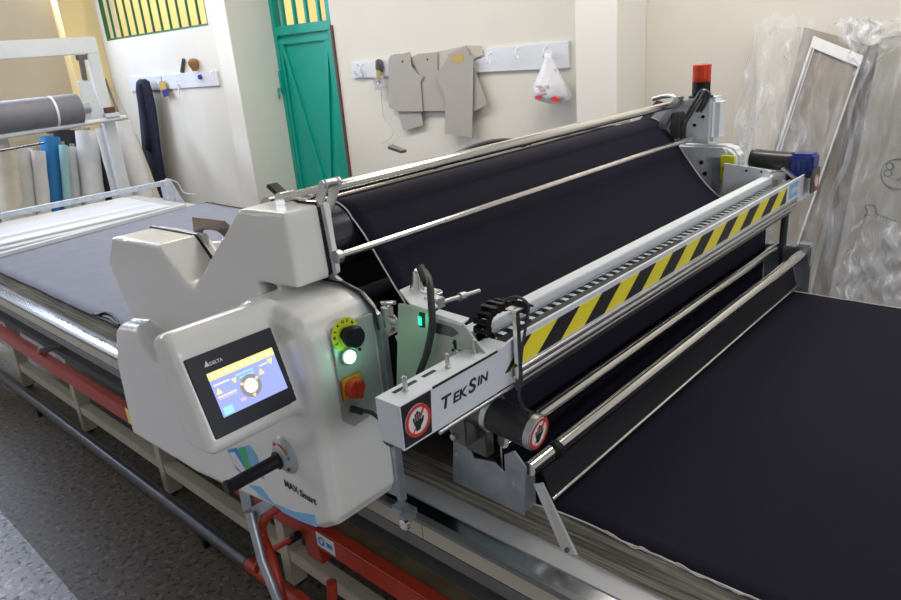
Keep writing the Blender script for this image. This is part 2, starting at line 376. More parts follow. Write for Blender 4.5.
b = bm_(); box(b, (-1.375, .8438, .515), (-1.30, .8446, .560)); disc(b, (-1.354, .8436, .538), (1, 0, 0), (0, -1, 0), .014, .0008, R0=.007, mi=1); box(b, (-1.332, .8430, .530), (-1.308, .8438, .545), mi=1); obj('rating_sticker', b, ['signw', 'blueink'], tb)
b = bm_(); box(b, (-1.45, .85, .44), (-1.38, .88, .504), .003); obj('beam_bracket', b, 'red', tb)
b = bm_(); box(b, (-.20, .85, .44), (-.12, .88, .504), .003); obj('beam_bracket', b, 'red', tb)
b = bm_(); tube(b, [(TX0, .925, .09), (-1.97, .925, .09)], .027, 14); obj('floor_pipe', b, 'pipe', tb)
b = bm_(); tube(b, [(-1.97, .925, .09), (-1.2, .925, .09)], .025, 14); obj('floor_pipe', b, 'red', tb, label='red end of the floor pipe')
for x in (-4.1, -2.31): obj('pipe_support', box(bm_(), (x, .915, 0), (x+.02, .935, .065)), 'black', tb)

# ------------------------------------------------------------------ cloth on the table
def loft(bm, secs, closed=True, mi=0, smooth=True):
    rings = [[bm.verts.new(p) for p in s] for s in secs]; n = len(rings[0])
    for a, b in zip(rings, rings[1:]):
        for k in range(n if closed else n-1):
            f = bm.faces.new((a[k], a[(k+1) % n], b[(k+1) % n], b[k])); f.smooth = smooth; f.material_index = mi
    if closed:
        for f in (bm.faces.new(rings[0][::-1]), bm.faces.new(rings[-1])): f.material_index = mi
    return bm
def nz(x, s=0): return math.sin(x*7.3+s)*.4+math.sin(x*17.1+s*2.3)*.3+math.sin(x*41.7+s*1.7)*.2+math.sin(x*97+s)*.1
secs = []; n = 200
for i in range(n+1):
    x = -4.55+5.7*i/n; k = min(1, max(0, (x+2.6)/1.6)); yb = .902+.036*k; yt = .928+.042*k
    w1, w2 = nz(x)*.003, nz(x, 3)*.004
    secs.append([(x, yb+w1, .8015), (x, yb+.006+w2, .815), (x, (yb+yt)/2+nz(x, 5)*.003, .832), (x, yt+w2*.8, .8485), (x, 2.44, .8485), (x, 2.455, .8015)])
o = obj('cloth_stack', loft(bm_(), secs), 'plies', None, (-2, 1.7, .8)); tag(o, 'thick stack of cloth plies with striped frayed edges lying on the table', 'cloth stack')
# grey ply on the left
gp = thing('grey_cloth', 'blue-grey cloth spread flat over the left half of the table', 'cloth', (-3, 1.6, .85))
b = bm_(); nx, ny = 120, 24; g = []
for i in range(nx+1):
    x = -4.56+2.72*i/nx; row = []
    for j in range(ny+1):
        t = j/ny; y0 = .925+nz(x, 2)*.004; y1 = 2.385+nz(x, 4)*.006; row.append(b.verts.new((x, y0+(y1-y0)*t, .8515+.0008*math.sin(x*5+t*6))))
    g.append(row)
for i in range(nx):
    for j in range(ny):
        f = b.faces.new((g[i][j], g[i+1][j], g[i+1][j+1], g[i][j+1])); f.smooth = True
b2 = obj('cloth_sheet', b, 'grey', gp, edge=False); md = b2.modifiers.new('thick', 'SOLIDIFY'); md.thickness = .0015
for nm, fy in (('near_fringe', lambda x: .925+nz(x, 2)*.004), ('far_fringe', lambda x: 2.385+nz(x, 4)*.006)):
    b = bm_(); rnd = random.Random(3); x = -4.56
    while x < -1.85:
        y = fy(x); s = -1 if nm[0] == 'n' else 1
        tube(b, [(x, y, .853), (x+.02, y+s*.002, .855), (x+.045, y+s*rnd.uniform(.0, .006), .852)], .0022 if s < 0 else .0045, 5)
        for q in range(3):
            xx = x+rnd.uniform(0, .03); tube(b, [(xx, y, .853), (xx+rnd.uniform(-.01, .01), y+s*rnd.uniform(.004, .013), .853+rnd.uniform(-.004, .007))], .0011, 4)
        x += .03
    obj(nm, b, 'fringe', gp, edge=False)
b = bm_(); prism(b, [P(u, v, 'z', .853) for u, v in [(92, 315), (99, 313), (106, 312.5), (113, 314), (118, 319), (121, 327), (116, 325), (110, 320), (102, 317)]], (0, 0, .005), .001)
tube(b, smooth_path([P(98, 315, 'z', .860), P(106, 313, 'z', .862), P(114, 317, 'z', .861), P(119, 325, 'z', .858)], 4), .004, 8)
obj('loose_edge', b, 'black', gp)

# ------------------------------------------------------------------ navy cloth: from the cradle over the roller, down and along the table
RC = Vector((-1.262, 0, 1.366)); RR = .074
prof = []
for a in range(-20, 150, 8): prof.append((RC.x+RR*math.cos(math.radians(180-a)), RC.z+RR*math.sin(math.radians(180-a))))
prof = [(-1.34, 1.26)]+[p for p in prof]
prof = [p for p in prof if not (p[0] > -1.2 and p[1] < 1.405)]
prof += [(-1.165, 1.372), (-1.115, 1.305), (-1.06, 1.236), (-1.0, 1.178), (-.93, 1.135), (-.86, 1.112), (-.830, 1.10), (-.816, 1.085), (-.812, 1.05), (-.812, .98), (-.812, .90)]
prof += [(-.808, .868), (-.79, .856), (-.74, .8525)]
pp = smooth_path([(x, 0, z) for x, z in prof], 2)
x = -.68
while x < 1.12: pp.append(Vector((x, 0, .8525))); x += .035
Y0, Y1 = .965, 2.462
ny = 36
def cloth_pt(p, t):
    fl = 1 if p.x > -.72 and p.z < .86 else 0
    y0 = .975+.006*nz(p.x, 1)*fl if fl else Y0+.0
    y1 = Y1+.004*nz(p.x, 6)
    z = p.z+(.0035*(nz(p.x*1.3, 9))*math.exp(-t*22)*fl if fl else 0)+(.003*max(0, nz(p.x, 8))*math.exp(-t*30)*fl)
    if 1.08 < p.z < 1.40 and p.x > -1.17: z -= .010*math.sin(PI*t)*math.sin(PI*min(1, (p.x+1.17)/.3))
    return Vector((p.x, y0+(y1-y0)*t, z))
cl = thing('navy_cloth', 'dark navy cloth running over the roller, under the crossbeam and out along the table', 'cloth', (-.9, 1.7, .85))
b = bm_(); g = [[b.verts.new(cloth_pt(p, j/ny)) for j in range(ny+1)] for p in pp]
for i in range(len(pp)-1):
    for j in range(ny):
        f = b.faces.new((g[i][j], g[i+1][j], g[i+1][j+1], g[i][j+1])); f.smooth = True
o = obj('cloth_sheet', b, 'navy', cl, edge=False); md = o.modifiers.new('thick', 'SOLIDIFY'); md.thickness = .0018; md.offset = -1
b = bm_(); tube(b, [cloth_pt(p, 1)+Vector((0, .001, .001)) for p in pp], .0021, 6); obj('selvedge', b, 'selv', cl, edge=False)
b = bm_(); tube(b, [cloth_pt(p, 0)+Vector((0, -.001, .001)) for p in pp], .0019, 6)
for k in range(60):                                   # curled loops of white selvedge along the near edge
    x = -.60+k*.024+random.uniform(-.006, .006); p = Vector((x, 0, .8525)); q = cloth_pt(p, 0)
    h = random.uniform(.001, .010); L = random.uniform(.025, .07)
    tube(b, smooth_path([q, q+Vector((L*.3, -.004, h)), q+Vector((L*.7, -.005, h*.8)), cloth_pt(Vector((x+L, 0, .8525)), 0)], 4), .0013, 5)
obj('selvedge', b, 'selv', cl, edge=False)
# roll in the cradle
rl_ = thing('cloth_roll', 'large roll of dark navy cloth lying in the machine cradle under the rollers', 'fabric roll', (-1.26, 1.7, 1.05))
b = bm_(); lathe(b, (-1.235, .965, 1.045), (0, 1, 0), [(0, .02), (0, .168), (.004, .172), (1.48, .172), (1.484, .168), (1.485, .02)], 48); obj('roll', b, 'navy2', rl_)
b = bm_(); lathe(b, (-1.235, .94, 1.045), (0, 1, 0), [(0, .02), (0, .028), (1.54, .028), (1.54, .02)], 20); obj('core', b, 'card2', rl_)
# ================================================================== THE SPREADING MACHINE (one thing)
mc = thing('spreading_machine', 'white cloth spreading machine straddling the table, with touch screen and hazard-striped crossbeam', 'machine', (-1.2, 1.6, .8))
def xz(pts, y0, y1, bev=0, bm=None):
    return prism(bm or bm_(), [(x, y0, z) for x, z in pts], (0, y1-y0, 0), bev)
# --- moulded cover: overlapping solids fused by a remesh
b = bm_()
body = [(-2.015, .72), (-1.60, .735), (-1.25, .785), (-1.09, .80), (-1.012, .85), (-1.010, 1.20), (-1.02, 1.275), (-1.06, 1.305), (-1.24, 1.300), (-1.34, 1.20), (-1.52, 1.10), (-1.70, 1.05), (-1.78, 1.125), (-1.93, 1.10), (-1.99, .98)]
xz(body, .668, .866, .014, b)
vee = [(-1.925, 1.338), (-1.675, 1.345), (-1.585, 1.262), (-1.545, 1.255), (-1.295, 1.468), (-1.140, 1.472), (-1.132, 1.318), (-1.285, 1.310), (-1.36, 1.25), (-1.40, 1.10), (-1.84, 1.03), (-1.935, 1.13), (-1.985, 1.26)]
def taper(pts):
    b2 = bm_(); prism(b2, [(x, .716+.034*(x+1.98)/.85, z) for x, z in pts], (0, .01, 0))
    for v in b2.verts:
        if abs(v.co.y-(.726+.034*(v.co.x+1.98)/.85)) < 1e-4: v.co.y = .866
    bmesh.ops.triangulate(b2, faces=[f for f in b2.faces if len(f.verts) > 4])
    me = bpy.data.meshes.new('tmp'); b2.to_mesh(me); b2.free(); b.from_mesh(me); bpy.data.meshes.remove(me)
taper(vee)
taper([(-1.31, 1.33), (-1.262, 1.29), (-1.25, 1.15), (-1.44, 1.15)])
pod = [(-1.205, 1.300), (-1.150, 1.320), (-1.136, 1.312), (-1.050, 1.112), (-1.060, 1.100), (-1.15, 1.096)]
xz(pod, .470, .705, .008, b)
cov = obj('control_housing', b, 'gel', mc, edge=False)
md = cov.modifiers.new('fuse', 'REMESH'); md.mode = 'VOXEL'; md.voxel_size = .005; md.use_smooth_shade = True
md = cov.modifiers.new('soft', 'SMOOTH'); md.factor = .5; md.iterations = 20
# embossed lettering on the lower left of the cover
b = bm_(); text_bm(b, 'TEKSIN', P(133, 399, 'y', .670), (1, 0, 0), (0, 0, 1), .048, shear=.2, extrude=.0022); obj('embossed_logo', b, 'gel', cov, edge=False)
b = bm_(); p = P(131, 409, 'y', .670); box(b, p, p+Vector((.16, .003, -.003))); obj('embossed_line', b, 'gel', cov)
# --- steel plate behind the cover, its seal and chrome trim
plate = [(-1.92, 1.334), (-1.675, 1.341), (-1.585, 1.259), (-1.545, 1.252), (-1.295, 1.466), (-1.136, 1.471), (-1.124, 1.322), (-1.10, 1.312), (-1.045, 1.300), (-1.002, 1.262), (-1.000, .83), (-1.25, .815), (-1.95, .75), (-1.95, 1.25)]
b = xz(plate, .836, .844); obj('main_plate', b, 'galv', mc)
b = bm_()
top = [(-1.20, 1.309), (-1.10, 1.312), (-1.047, 1.302), (-1.008, 1.270), (-.998, 1.23)]
vt = [(-1.985, 1.26), (-1.925, 1.338), (-1.675, 1.345), (-1.585, 1.262)]
ht = [(-1.545, 1.256), (-1.295, 1.468), (-1.150, 1.473), (-1.138, 1.462), (-1.130, 1.330), (-1.142, 1.316)]
for path in (top, vt, ht): tube(b, [(x, .832, z+.001) for x, z in path], .0028, 8)
obj('rubber_seal', b, 'black', mc)
b = bm_()
for path in (top, vt, ht): tube(b, [(x, .838, z+.001) for x, z in path], .0032, 8)
obj('chrome_trim', b, 'chrome', mc)
b = bm_(); box(b, (-1.010, .834, .82), (-.994, .852, 1.262), .002); obj('side_post', b, 'galv', mc)
b = bm_(); box(b, (-.998, .840, 1.225), (-.975, .858, 1.280), .003); tube(b, [(-1.0, .85, 1.283), (-.962, .85, 1.290)], .0045, 10); tube(b, [(-.975, .85, 1.25), (-.958, .85, 1.25)], .008, 12); tube(b, [(-.985, .85, 1.235), (-.985, .85, 1.288)], .006, 10); obj('latch_block', b, 'chrome', mc)
b = bm_(); box(b, (-1.01, .815, .803), (-.955, .845, .822), .004); box(b, (-.97, .80, .80), (-.950, .835, .825), .003); obj('wheel_bracket', b, 'galv', mc)
b = bm_(); lathe(b, (-.955, .795, .803), (0, 1, 0), [(0, .009), (.002, .013), (.012, .013), (.014, .009)], 24); obj('guide_wheel', b, 'chrome', mc)
# --- touch screen
SR = Vector((0, 1, 0)); TRp = Vector((-1.120, .678, 1.270)); BRp = Vector((-1.063, .678, 1.131)); SD = (BRp-TRp).normalized(); SN = SR.cross(-SD).normalized()
if SN.x < 0: SN = -SN
Wd, Hd = .193, (BRp-TRp).length; TL = TRp-SR*Wd
def S(a, c, h=0): return TL+SR*(a*Wd)+SD*(c*Hd)+SN*h
b = bm_(); prism(b, [S(0, 0), S(1, 0), S(1, 1), S(0, 1)], SN*.006, .0015); scr = obj('touch_screen', b, 'bezel', mc)
M['disp'] = mat('display_blue', (.05, .05, .1), .2, emit=(.36, .43, .90), es=1.15)
M['dispy'] = mat('display_yellow', (.1, .1, .02), .2, emit=(1.0, .80, .30), es=1.25)
M['dispw'] = mat('display_white', (.1, .1, .1), .2, emit=(1.0, .97, .88), es=1.35)
M['dispp'] = mat('display_pink', (.1, .1, .1), .2, emit=(.95, .55, .80), es=1.1)
M['dispc'] = mat('display_cyan', (.1, .1, .1), .2, emit=(.35, .80, 1.0), es=1.1)
M['dispg'] = mat('display_dark', (.1, .1, .1), .2, emit=(.30, .27, .30), es=1.0)
a0, a1, c0, c1 = .145, .855, .245, .80
def D(u, v, h=.0064): return S(a0+(a1-a0)*u, c0+(c1-c0)*v, h)
def dq(bm, u0, v0, u1, v1, mi, h=.0066): prism(bm, [D(u0, v0, h), D(u1, v0, h), D(u1, v1, h), D(u0, v1, h)], SN*.0002, mi=mi)
b = bm_(); dq(b, 0, 0, 1, 1, 0, .0062); dq(b, 0, 0, 1, .17, 1)
for k in range(9): dq(b, .04+k*.105, .06, .09+k*.105, .11, 2, .0068)
dq(b, .03, .28, .26, .305, 2); dq(b, .03, .55, .30, .575, 2); dq(b, .03, .60, .30, .62, 3); dq(b, .72, .27, .86, .29, 2)
dq(b, .03, .80, .17, .97, 4); dq(b, .30, .78, .38, .84, 3); dq(b, .36, .25, .62, .29, 4); dq(b, .40, .33, .62, .37, 4)
def tri(u, v, s, up): prism(b, [D(u-s, v+(s if up else -s)*1.5, .0067), D(u+s, v+(s if up else -s)*1.5, .0067), D(u, v-(s if up else -s)*1.5, .0067)], SN*.0002, mi=1)
tri(.07, .43, .045, True); tri(.32, .36, .04, False); tri(.72, .40, .045, True); tri(.90, .28, .045, False)
cc = D(.51, .60, .0067); disc(b, cc, SR, SN, .0215, .0003, mi=5); disc(b, cc, SR, SN, .0135, .0008, mi=2)
for an in (30, 150, 270):
    q = cc-SD*(.018*math.sin(math.radians(an)))+SR*(.018*math.cos(math.radians(an))); disc(b, q, SR, SN, .003, .0010, mi=1, seg=8)
obj('display', b, ['disp', 'dispy', 'dispw', 'dispp', 'dispc', 'dispg'], scr, edge=False)
b = bm_(); o_ = S(.155, .165, .0062); prism(b, [o_, o_+SR*.010, o_+SR*.006-SD*.011], SN*.0003)
text_bm(b, 'DELTA', o_+SR*.0105, SR, -SD, .0085, extrude=.0002); obj('maker_logo', b, 'signw', scr, edge=False)
# --- button panel on the right side of the cover
def q3(pts): return [Vector(p) for p in pts]
PX = -1.008
b = bm_(); prism(b, [(PX, .722, 1.272), (PX, .826, 1.268), (PX, .826, 1.060), (PX, .745, 1.052), (PX, .722, 1.075)], (.004, 0, 0), .001); pn = obj('button_panel', b, 'panel', mc)
N = Vector((1, 0, 0)); Yv = Vector((0, 1, 0))
def onp(u, v, h=.005): p = P(u, v, 'x', PX+h); return p
e = onp(345, 334); b = bm_(); disc(b, e, Yv, N, .033, .0012, seg=30, mi=0)
for k in range(9):
    a = math.radians(205-k*27); pos = e+Vector((0, math.cos(a)*.0235, math.sin(a)*.0235)); tdir = Vector((0, math.sin(a), -math.cos(a)))
    text_bm(b, 'EMERGENCY'[k], pos+N*.0016-tdir*.003, tdir, Vector((0, math.cos(a), math.sin(a))), .0085, mi=1)
es_ = obj('emergency_ring', b, ['yell2', 'signb'], pn, edge=False, label='yellow ring around the emergency button')
b = bm_(); lathe(b, e, N, [(0, .013), (.016, .013), (.018, .021), (.030, .0225), (.036, .019), (.037, .002)], 28); obj('emergency_button', b, 'black', pn, label='black mushroom button')
g_ = onp(347, 356); b = bm_(); lathe(b, g_, N, [(0, .0165), (.006, .0165), (.007, .014)], 24); obj('lamp_collar', b, 'galv', pn)
b = bm_(); lathe(b, g_, N, [(.006, .013), (.012, .0125), (.015, .008), (.016, .001)], 24); obj('start_button', b, 'glow', pn, label='lit green push button')
m_ = onp(351, 386); b = bm_(); box(b, m_+Vector((0, -.026, -.024)), m_+Vector((.006, .026, .024)), .003); obj('switch_plate', b, 'orange', pn)
b = bm_(); lathe(b, m_, N, [(.006, .021), (.020, .020), (.022, .018)], 26); box(b, m_+Vector((.02, -.005, -.018)), m_+Vector((.032, .005, .018)), .002); obj('rotary_switch', b, 'redk', pn, label='red rotary switch')
k_ = onp(359, 349); b = bm_(); lathe(b, k_, N, [(0, .003), (.004, .003)], 10); obj('panel_screw', b, 'black', pn)
c_ = onp(352, 409); b = bm_(); tube(b, [c_, c_+Vector((.025, .004, 0))], .007, 12)
tube(b, smooth_path([c_+Vector((.02, .004, 0)), P(372, 413, 'y', .745), P(384, 425, 'y', .70), P(385, 440, 'y', .67), P(392, 445, 'y', .66)], 6), .0042, 10); obj('cable', b, 'rubber', mc)
# --- lower face: graphics, lettering, dial and handle
FY = .6675
b = bm_()
sw = [(240, 447), (251, 444), (258, 455), (262, 468), (266, 478), (258, 476), (248, 468), (241, 458)]
prism(b, [P(u, v, 'y', FY+.004) for u, v in sw], (0, -.0046, 0), mi=1)
prism(b, [P(u, v, 'y', FY+.004) for u, v in [(229, 449), (238, 447), (246, 458), (256, 475), (250, 480), (238, 468)]], (0, -.0048, 0), mi=0)
prism(b, [P(u, v, 'y', FY+.004) for u, v in [(240, 447), (247, 446), (250, 458), (255, 469), (248, 470), (244, 458)]], (0, -.0051, 0), mi=2)
prism(b, [P(u, v, 'y', FY+.004) for u, v in [(231, 452), (236, 451), (245, 465), (252, 476), (246, 474), (236, 463)]], (0, -.0052, 0), mi=3)
prism(b, [P(u, v, 'y', FY+.004) for u, v in [(250, 484), (262, 486), (275, 503), (262, 495)]], (0, -.0046, 0), mi=1)
prism(b, [P(u, v, 'y', FY+.004) for u, v in [(276, 503), (296, 511), (316, 514), (318, 526), (300, 519), (284, 511)]], (0, -.0046, 0), mi=1)
obj('swirl_graphic', b, ['blueink', 'lblue', 'greenink', 'signw'], cov, edge=False, label='blue and green swirl graphic')
b = bm_(); w_ = text_bm(b, 'MAX', P(285, 486, 'y', FY-.0008), (1, 0, 0), (0, 0, 1), .023, shear=-.1, extrude=.0003); text_bm(b, 'Smart', P(285, 486, 'y', FY-.0008)+Vector((w_+.004, 0, -.002)), (1, 0, 0), (0, 0, 1), .023, extrude=.0003); obj('model_lettering', b, 'ink', cov, edge=False)
hc = Vector((-1.152, .678, .972))
b = bm_(); lathe(b, hc, (0, -1, 0), [(0, .046), (.004, .046), (.014, .041), (.024, .028), (.030, .018)], 36); dl = obj('dial', b, 'panel', mc, label='silver dial with red and blue marks')
b = bm_()
for a, mi, s in ((118, 0, .004), (15, 1, .005), (-38, 2, .004)):
    q = hc+Vector((math.cos(math.radians(a))*.031, -.0215, math.sin(math.radians(a))*.031)); lathe(b, q, (0, -1, 0), [(0, s), (.003, s*.9)], 12, mi=mi)
disc(b, hc+Vector((0, -.0225, 0)), (1, 0, 0), (0, -1, 0), .034, .001, R0=.029, a0=math.radians(30), a1=math.radians(95), seg=14, mi=0)
obj('dial_marks', b, ['signr', 'blueink', 'ink'], dl, edge=False)
b = bm_(); lathe(b, hc+Vector((0, -.028, -.002)), (0, -1, 0), [(0, .018), (.005, .020), (.008, .0155), (.012, .0145), (.113, .0135), (.116, .0155), (.121, .0155), (.124, .012)], 28); obj('handle_grip', b, 'black', mc)
# --- rollers and rods across the table
def rod(name, a, c, r, m, parent=mc, caps=None, seg=20):
    return obj(name, tube(bm_(), [a, c], r, seg), m, parent)
rod('top_rail', (-1.222, .815, 1.478), (-1.158, 2.5, 1.490), .0135, 'chrome')
rod('guide_rod', (-1.118, .846, 1.362), (-1.097, 2.5, 1.368), .0085, 'chrome')
b = bm_(); lathe(b, (-1.118, .842, 1.362), (0, 1, 0), [(0, .014), (.012, .014), (.016, .010)], 16); obj('rod_collar', b, 'alu', mc)
b = bm_(); lathe(b, (RC.x, .86, RC.z), (0, 1, 0), [(0, .03), (.0, .069), (.02, .0715), (1.62, .0715), (1.63, .03)], 44); obj('drive_roller', b, 'rollerd', mc)
b = bm_(); lathe(b, (RC.x, .848, RC.z), (0, 1, 0), [(0, .074), (.012, .074), (.014, .06)], 40); obj('roller_flange', b, 'alu', mc)
b = bm_(); lathe(b, (-1.395, .88, 1.418), (0, 1, 0), [(0, .02), (.0, .038), (1.62, .038), (1.62, .02)], 36); obj('rear_roller', b, 'backroll', mc)
b = bm_(); lathe(b, (-1.50, .89, 1.375), (0, 1, 0), [(0, .02), (.0, .030), (1.58, .030), (1.58, .02)], 32); obj('feed_roller', b, 'dsteel', mc)
b = bm_(); bp = smooth_path([(-1.56, 0, 1.29), (-1.50, 0, 1.12), (-1.42, 0, .96), (-1.30, 0, .880), (-1.18, 0, .868), (-1.04, 0, .92), (-.95, 0, 1.02)], 5)
for p in bp: pass
prev = None
for p in bp:
    cur = [b.verts.new((p.x, .875, p.z)), b.verts.new((p.x, 2.46, p.z))]
    if prev: f = b.faces.new((prev[0], cur[0], cur[1], prev[1])); f.smooth = True
    prev = cur
o = obj('cradle_belt', b, 'black', mc, edge=False); md = o.modifiers.new('thick', 'SOLIDIFY'); md.thickness = .004
# clamps holding the top rail
for y, s in ((.862, 1), (2.44, .9)):
    b = bm_()
    for off in (-.010, .022):
        prism(b, [(-1.235, y+off, 1.375), (-1.213, y+off, 1.372), (-1.128, y+off, 1.503), (-1.134, y+off, 1.518), (-1.150, y+off, 1.515)], (0, .006, 0), .0015)
    tube(b, [(-1.140, y-.013, 1.508), (-1.140, y+.032, 1.508)], .009, 14); obj('rail_clamp', b, 'alu', mc)
b = bm_(); box(b, (-1.232, .805, 1.458), (-1.208, .832, 1.494), .004); tube(b, [(-1.222, .800, 1.478), (-1.222, .834, 1.478)], .018, 18); obj('rail_socket', b, 'chrome', mc)
b = bm_(); prism(b, [(-1.285, .812, 1.500), (-1.278, .812, 1.508), (-1.236, .812, 1.486), (-1.240, .812, 1.476)], (0, .026, 0), .002); obj('release_lever', b, 'blacks', mc)
b = bm_(); q = P(388, 149, 'x', -1.42); prism(b, [q, q+Vector((0, .02, .003)), q+Vector((.05, .02, -.01)), q+Vector((.05, 0, -.01))], (0, 0, .007)); obj('release_lever', b, 'dsteel', mc)
# dark bent plate above the left arm
b = bm_(); pts = [(191.8, 217), (199, 218), (220, 220.5), (223, 221), (229, 227), (237, 233), (240, 244), (228, 241), (222, 235), (217, 231.5), (210, 230), (203, 230), (200, 235), (194, 238)]
prism(b, [P(u, v, 'y', .872) for u, v in pts], (0, .006, 0), .001); obj('bent_plate', b, 'brownsteel', mc)
b = bm_(); prism(b, [P(u, v, 'y', .90) for u, v in [(205, 243), (221, 241), (232, 262), (222, 272)]], (0, .02, 0), .002); obj('cross_plate', b, 'chrome', mc)
# hoops behind the roller
b = bm_()
hp = [P(u, v, 'x', -1.42) for u, v in ((520, 160), (545, 142), (575, 134), (605, 136), (625, 150))]
tube(b, smooth_path(hp, 8), .011, 12); obj('black_hose', b, 'rubber', mc)
hp = [P(u, v, 'x', -1.35) for u, v in ((440, 165), (470, 148), (500, 141), (530, 143))]
b = bm_(); tube(b, smooth_path(hp, 8), .008, 12); obj('black_hose', b, 'rubber', mc)
# --- crossbeam
BX = -.72
b = bm_(); prism(b, [(BX-.006, .622, 1.163), (BX-.006, 2.60, 1.165), (BX-.006, 2.60, 1.250), (BX-.006, .93, 1.250), (BX-.006, .86, 1.241), (BX-.006, .622, 1.241)], (.006, 0, 0)); cb = obj('crossbeam', b, 'plate', mc)
b = bm_(); box(b, (BX-.055, .622, 1.235), (BX-.006, .90, 1.241)); box(b, (BX-.055, .622, 1.165), (BX-.006, .628, 1.235)); box(b, (BX-.055, .63, 1.165), (BX-.006, 2.6, 1.171)); obj('end_box', b, 'offw', cb)
b = bm_(); box(b, (BX-.045, .648, 1.2411), (BX-.037, .70, 1.2415)); box(b, (BX-.045, .715, 1.2411), (BX-.037, .745, 1.2415)); obj('adjustment_slot', b, 'black', cb)
for y in (.665, .765, .835):
    b = bm_(); lathe(b, (BX-.030, y, 1.241), (0, 0, 1), [(0, .0055), (.003, .0055), (.0032, .004), (.024, .004), (.026, .002)], 14); obj('stud', b, 'screw', cb)
b = bm_(); prism(b, [(BX, .624, 1.167), (BX, .684, 1.167), (BX, .690, 1.240), (BX, .624, 1.240)], (.0012, 0, 0)); obj('sign_plate', b, 'signb', cb)
hand_sign((BX+.0014, .655, 1.203), (0, 1, 0), (0, 0, 1), (1, 0, 0), .0275, cb, label='round red-ringed no-touching sign')
b = bm_(); prism(b, [(BX, .695, 1.240), (BX, .86, 1.240), (BX, .86, 1.2435), (BX, .695, 1.2435)], (.002, 0, 0)); obj('black_edging', b, 'black', cb)
# brand lettering TEKSIN (stepped capitals)
b = bm_(); y = .708
for ch, s, dz in (('T', .031, .002), ('EK', .025, .002), ('S', .034, .002), ('IN', .023, .007)):
    y += text_bm(b, ch, (BX+.0008, y, 1.192+dz), (0, 1, 0), (0, 0, 1), s, shear=.2, extrude=.0004, sx=1.22)+.001
obj('brand_lettering', b, 'ink', cb, edge=False)
b = bm_(); hy0, hy1, hz0, hz1 = .905, 2.345, 1.191, 1.239
prism(b, [(BX, .878, hz0), (BX, hy1, hz0), (BX, hy1, hz1), (BX, .938, hz1)], (.0012, 0, 0), mi=0)
k = 0
while True:
    y = .977+(k-1)*.164
    if y > hy1: break
    cl_ = lambda v, z: min(max(v, .878+(z-hz0)/(hz1-hz0)*.06), hy1)
    A_ = [(cl_(y, hz0), hz0), (cl_(y+.078, hz0), hz0), (cl_(y+.148, hz1), hz1), (cl_(y+.070, hz1), hz1)]
    if A_[1][0]-A_[0][0] > .003 or A_[2][0]-A_[3][0] > .003: prism(b, [(BX, a_, z_) for a_, z_ in A_], (.0018, 0, 0), mi=1)
    k += 1
obj('hazard_stripes', b, ['yellow', 'signb'], cb, edge=False, label='yellow and black hazard stripes')
b = bm_(); box(b, (BX, 2.375, 1.195), (BX+.001, 2.455, 1.243))
obj('blue_sticker', b, 'lblue', cb)
b = bm_(); text_bm(b, 'TEKSIN', (BX+.0016, 2.38, 1.210), (0, 1, 0), (0, 0, 1), .022, shear=.2); obj('sticker_lettering', b, 'signw', cb, edge=False)
for z, r, y in ((1.183, .0048, .92), (1.170, .0062, .90), (1.1580, .0035, .70)):
    obj('slide_rail', tube(bm_(), [(BX+.002, y, z), (BX+.002, 2.45, z)], r, 12), 'alu', mc)
b = bm_(); box(b, (BX-.03, .93, 1.135), (BX-.010, 2.45, 1.164)); obj('rail_profile', b, 'dsteel', mc)
# chain tray
b = bm_(); box(b, (-.806, .86, 1.200), (-.727, 2.50, 1.205)); obj('chain_tray', b, 'blacks', mc)
b = bm_(); y = .90; 
while y < 2.44:
    box(b, (-.805, y, 1.212), (-.768, y+.013, 1.2205), mi=0); y += .031
box(b, (-.808, .88, 1.206), (-.804, 2.45, 1.224)); box(b, (-.771, .88, 1.206), (-.767, 2.45, 1.224)); obj('cable_chain', b, 'galv', mc, label='cable chain lying in the tray')
b = bm_(); box(b, (-.762, .90, 1.205), (-.730, 1.66, 1.238), .002); obj('tray_cover', b, 'black', mc)
b = bm_(); box(b, (-.762, 1.66, 1.205), (-.735, 2.50, 1.236), .002); obj('tray_cover', b, 'greyrail', mc)
# white bar behind the chain
b = bm_(); box(b, (-.845, .90, 1.165), (-.812, 2.60, 1.243), .002); obj('front_bar', b, 'offw', mc, label='long white bar behind the cable chain')
# standing loop of the cable chain, link by link
CH = smooth_path([P(u, v, 'x', -.785) for u, v in ((492, 346), (483, 333), (483, 318), (491, 308), (504, 304), (516, 305), (524, 309))], 2)
b = bm_()
for a, c in zip(CH, CH[1:]):
    mid = (a+c)/2; d = (c-a).normalized(); up_ = Vector((1, 0, 0)).cross(d)
    L = (c-a).length*.46
    for xx in (-.014, .010): prism(b, [mid+d*L*i+up_*.0095*j+Vector((xx, 0, 0)) for i, j in ((-1, -1), (1, -1), (1, 1), (-1, 1))], (.004, 0, 0), .0008)
    prism(b, [mid+d*L*.55*i+up_*.010*j+Vector((-.014, 0, 0)) for i, j in ((-1, -1), (1, -1), (1, -.7), (-1, -.7))], (.028, 0, 0)); prism(b, [mid+d*L*.55*i+up_*.010*j+Vector((-.014, 0, 0)) for i, j in ((-1, .7), (1, .7), (1, 1), (-1, 1))], (.036, 0, 0))
obj('chain_loop', b, 'black', mc, label='curled end of the black cable chain')
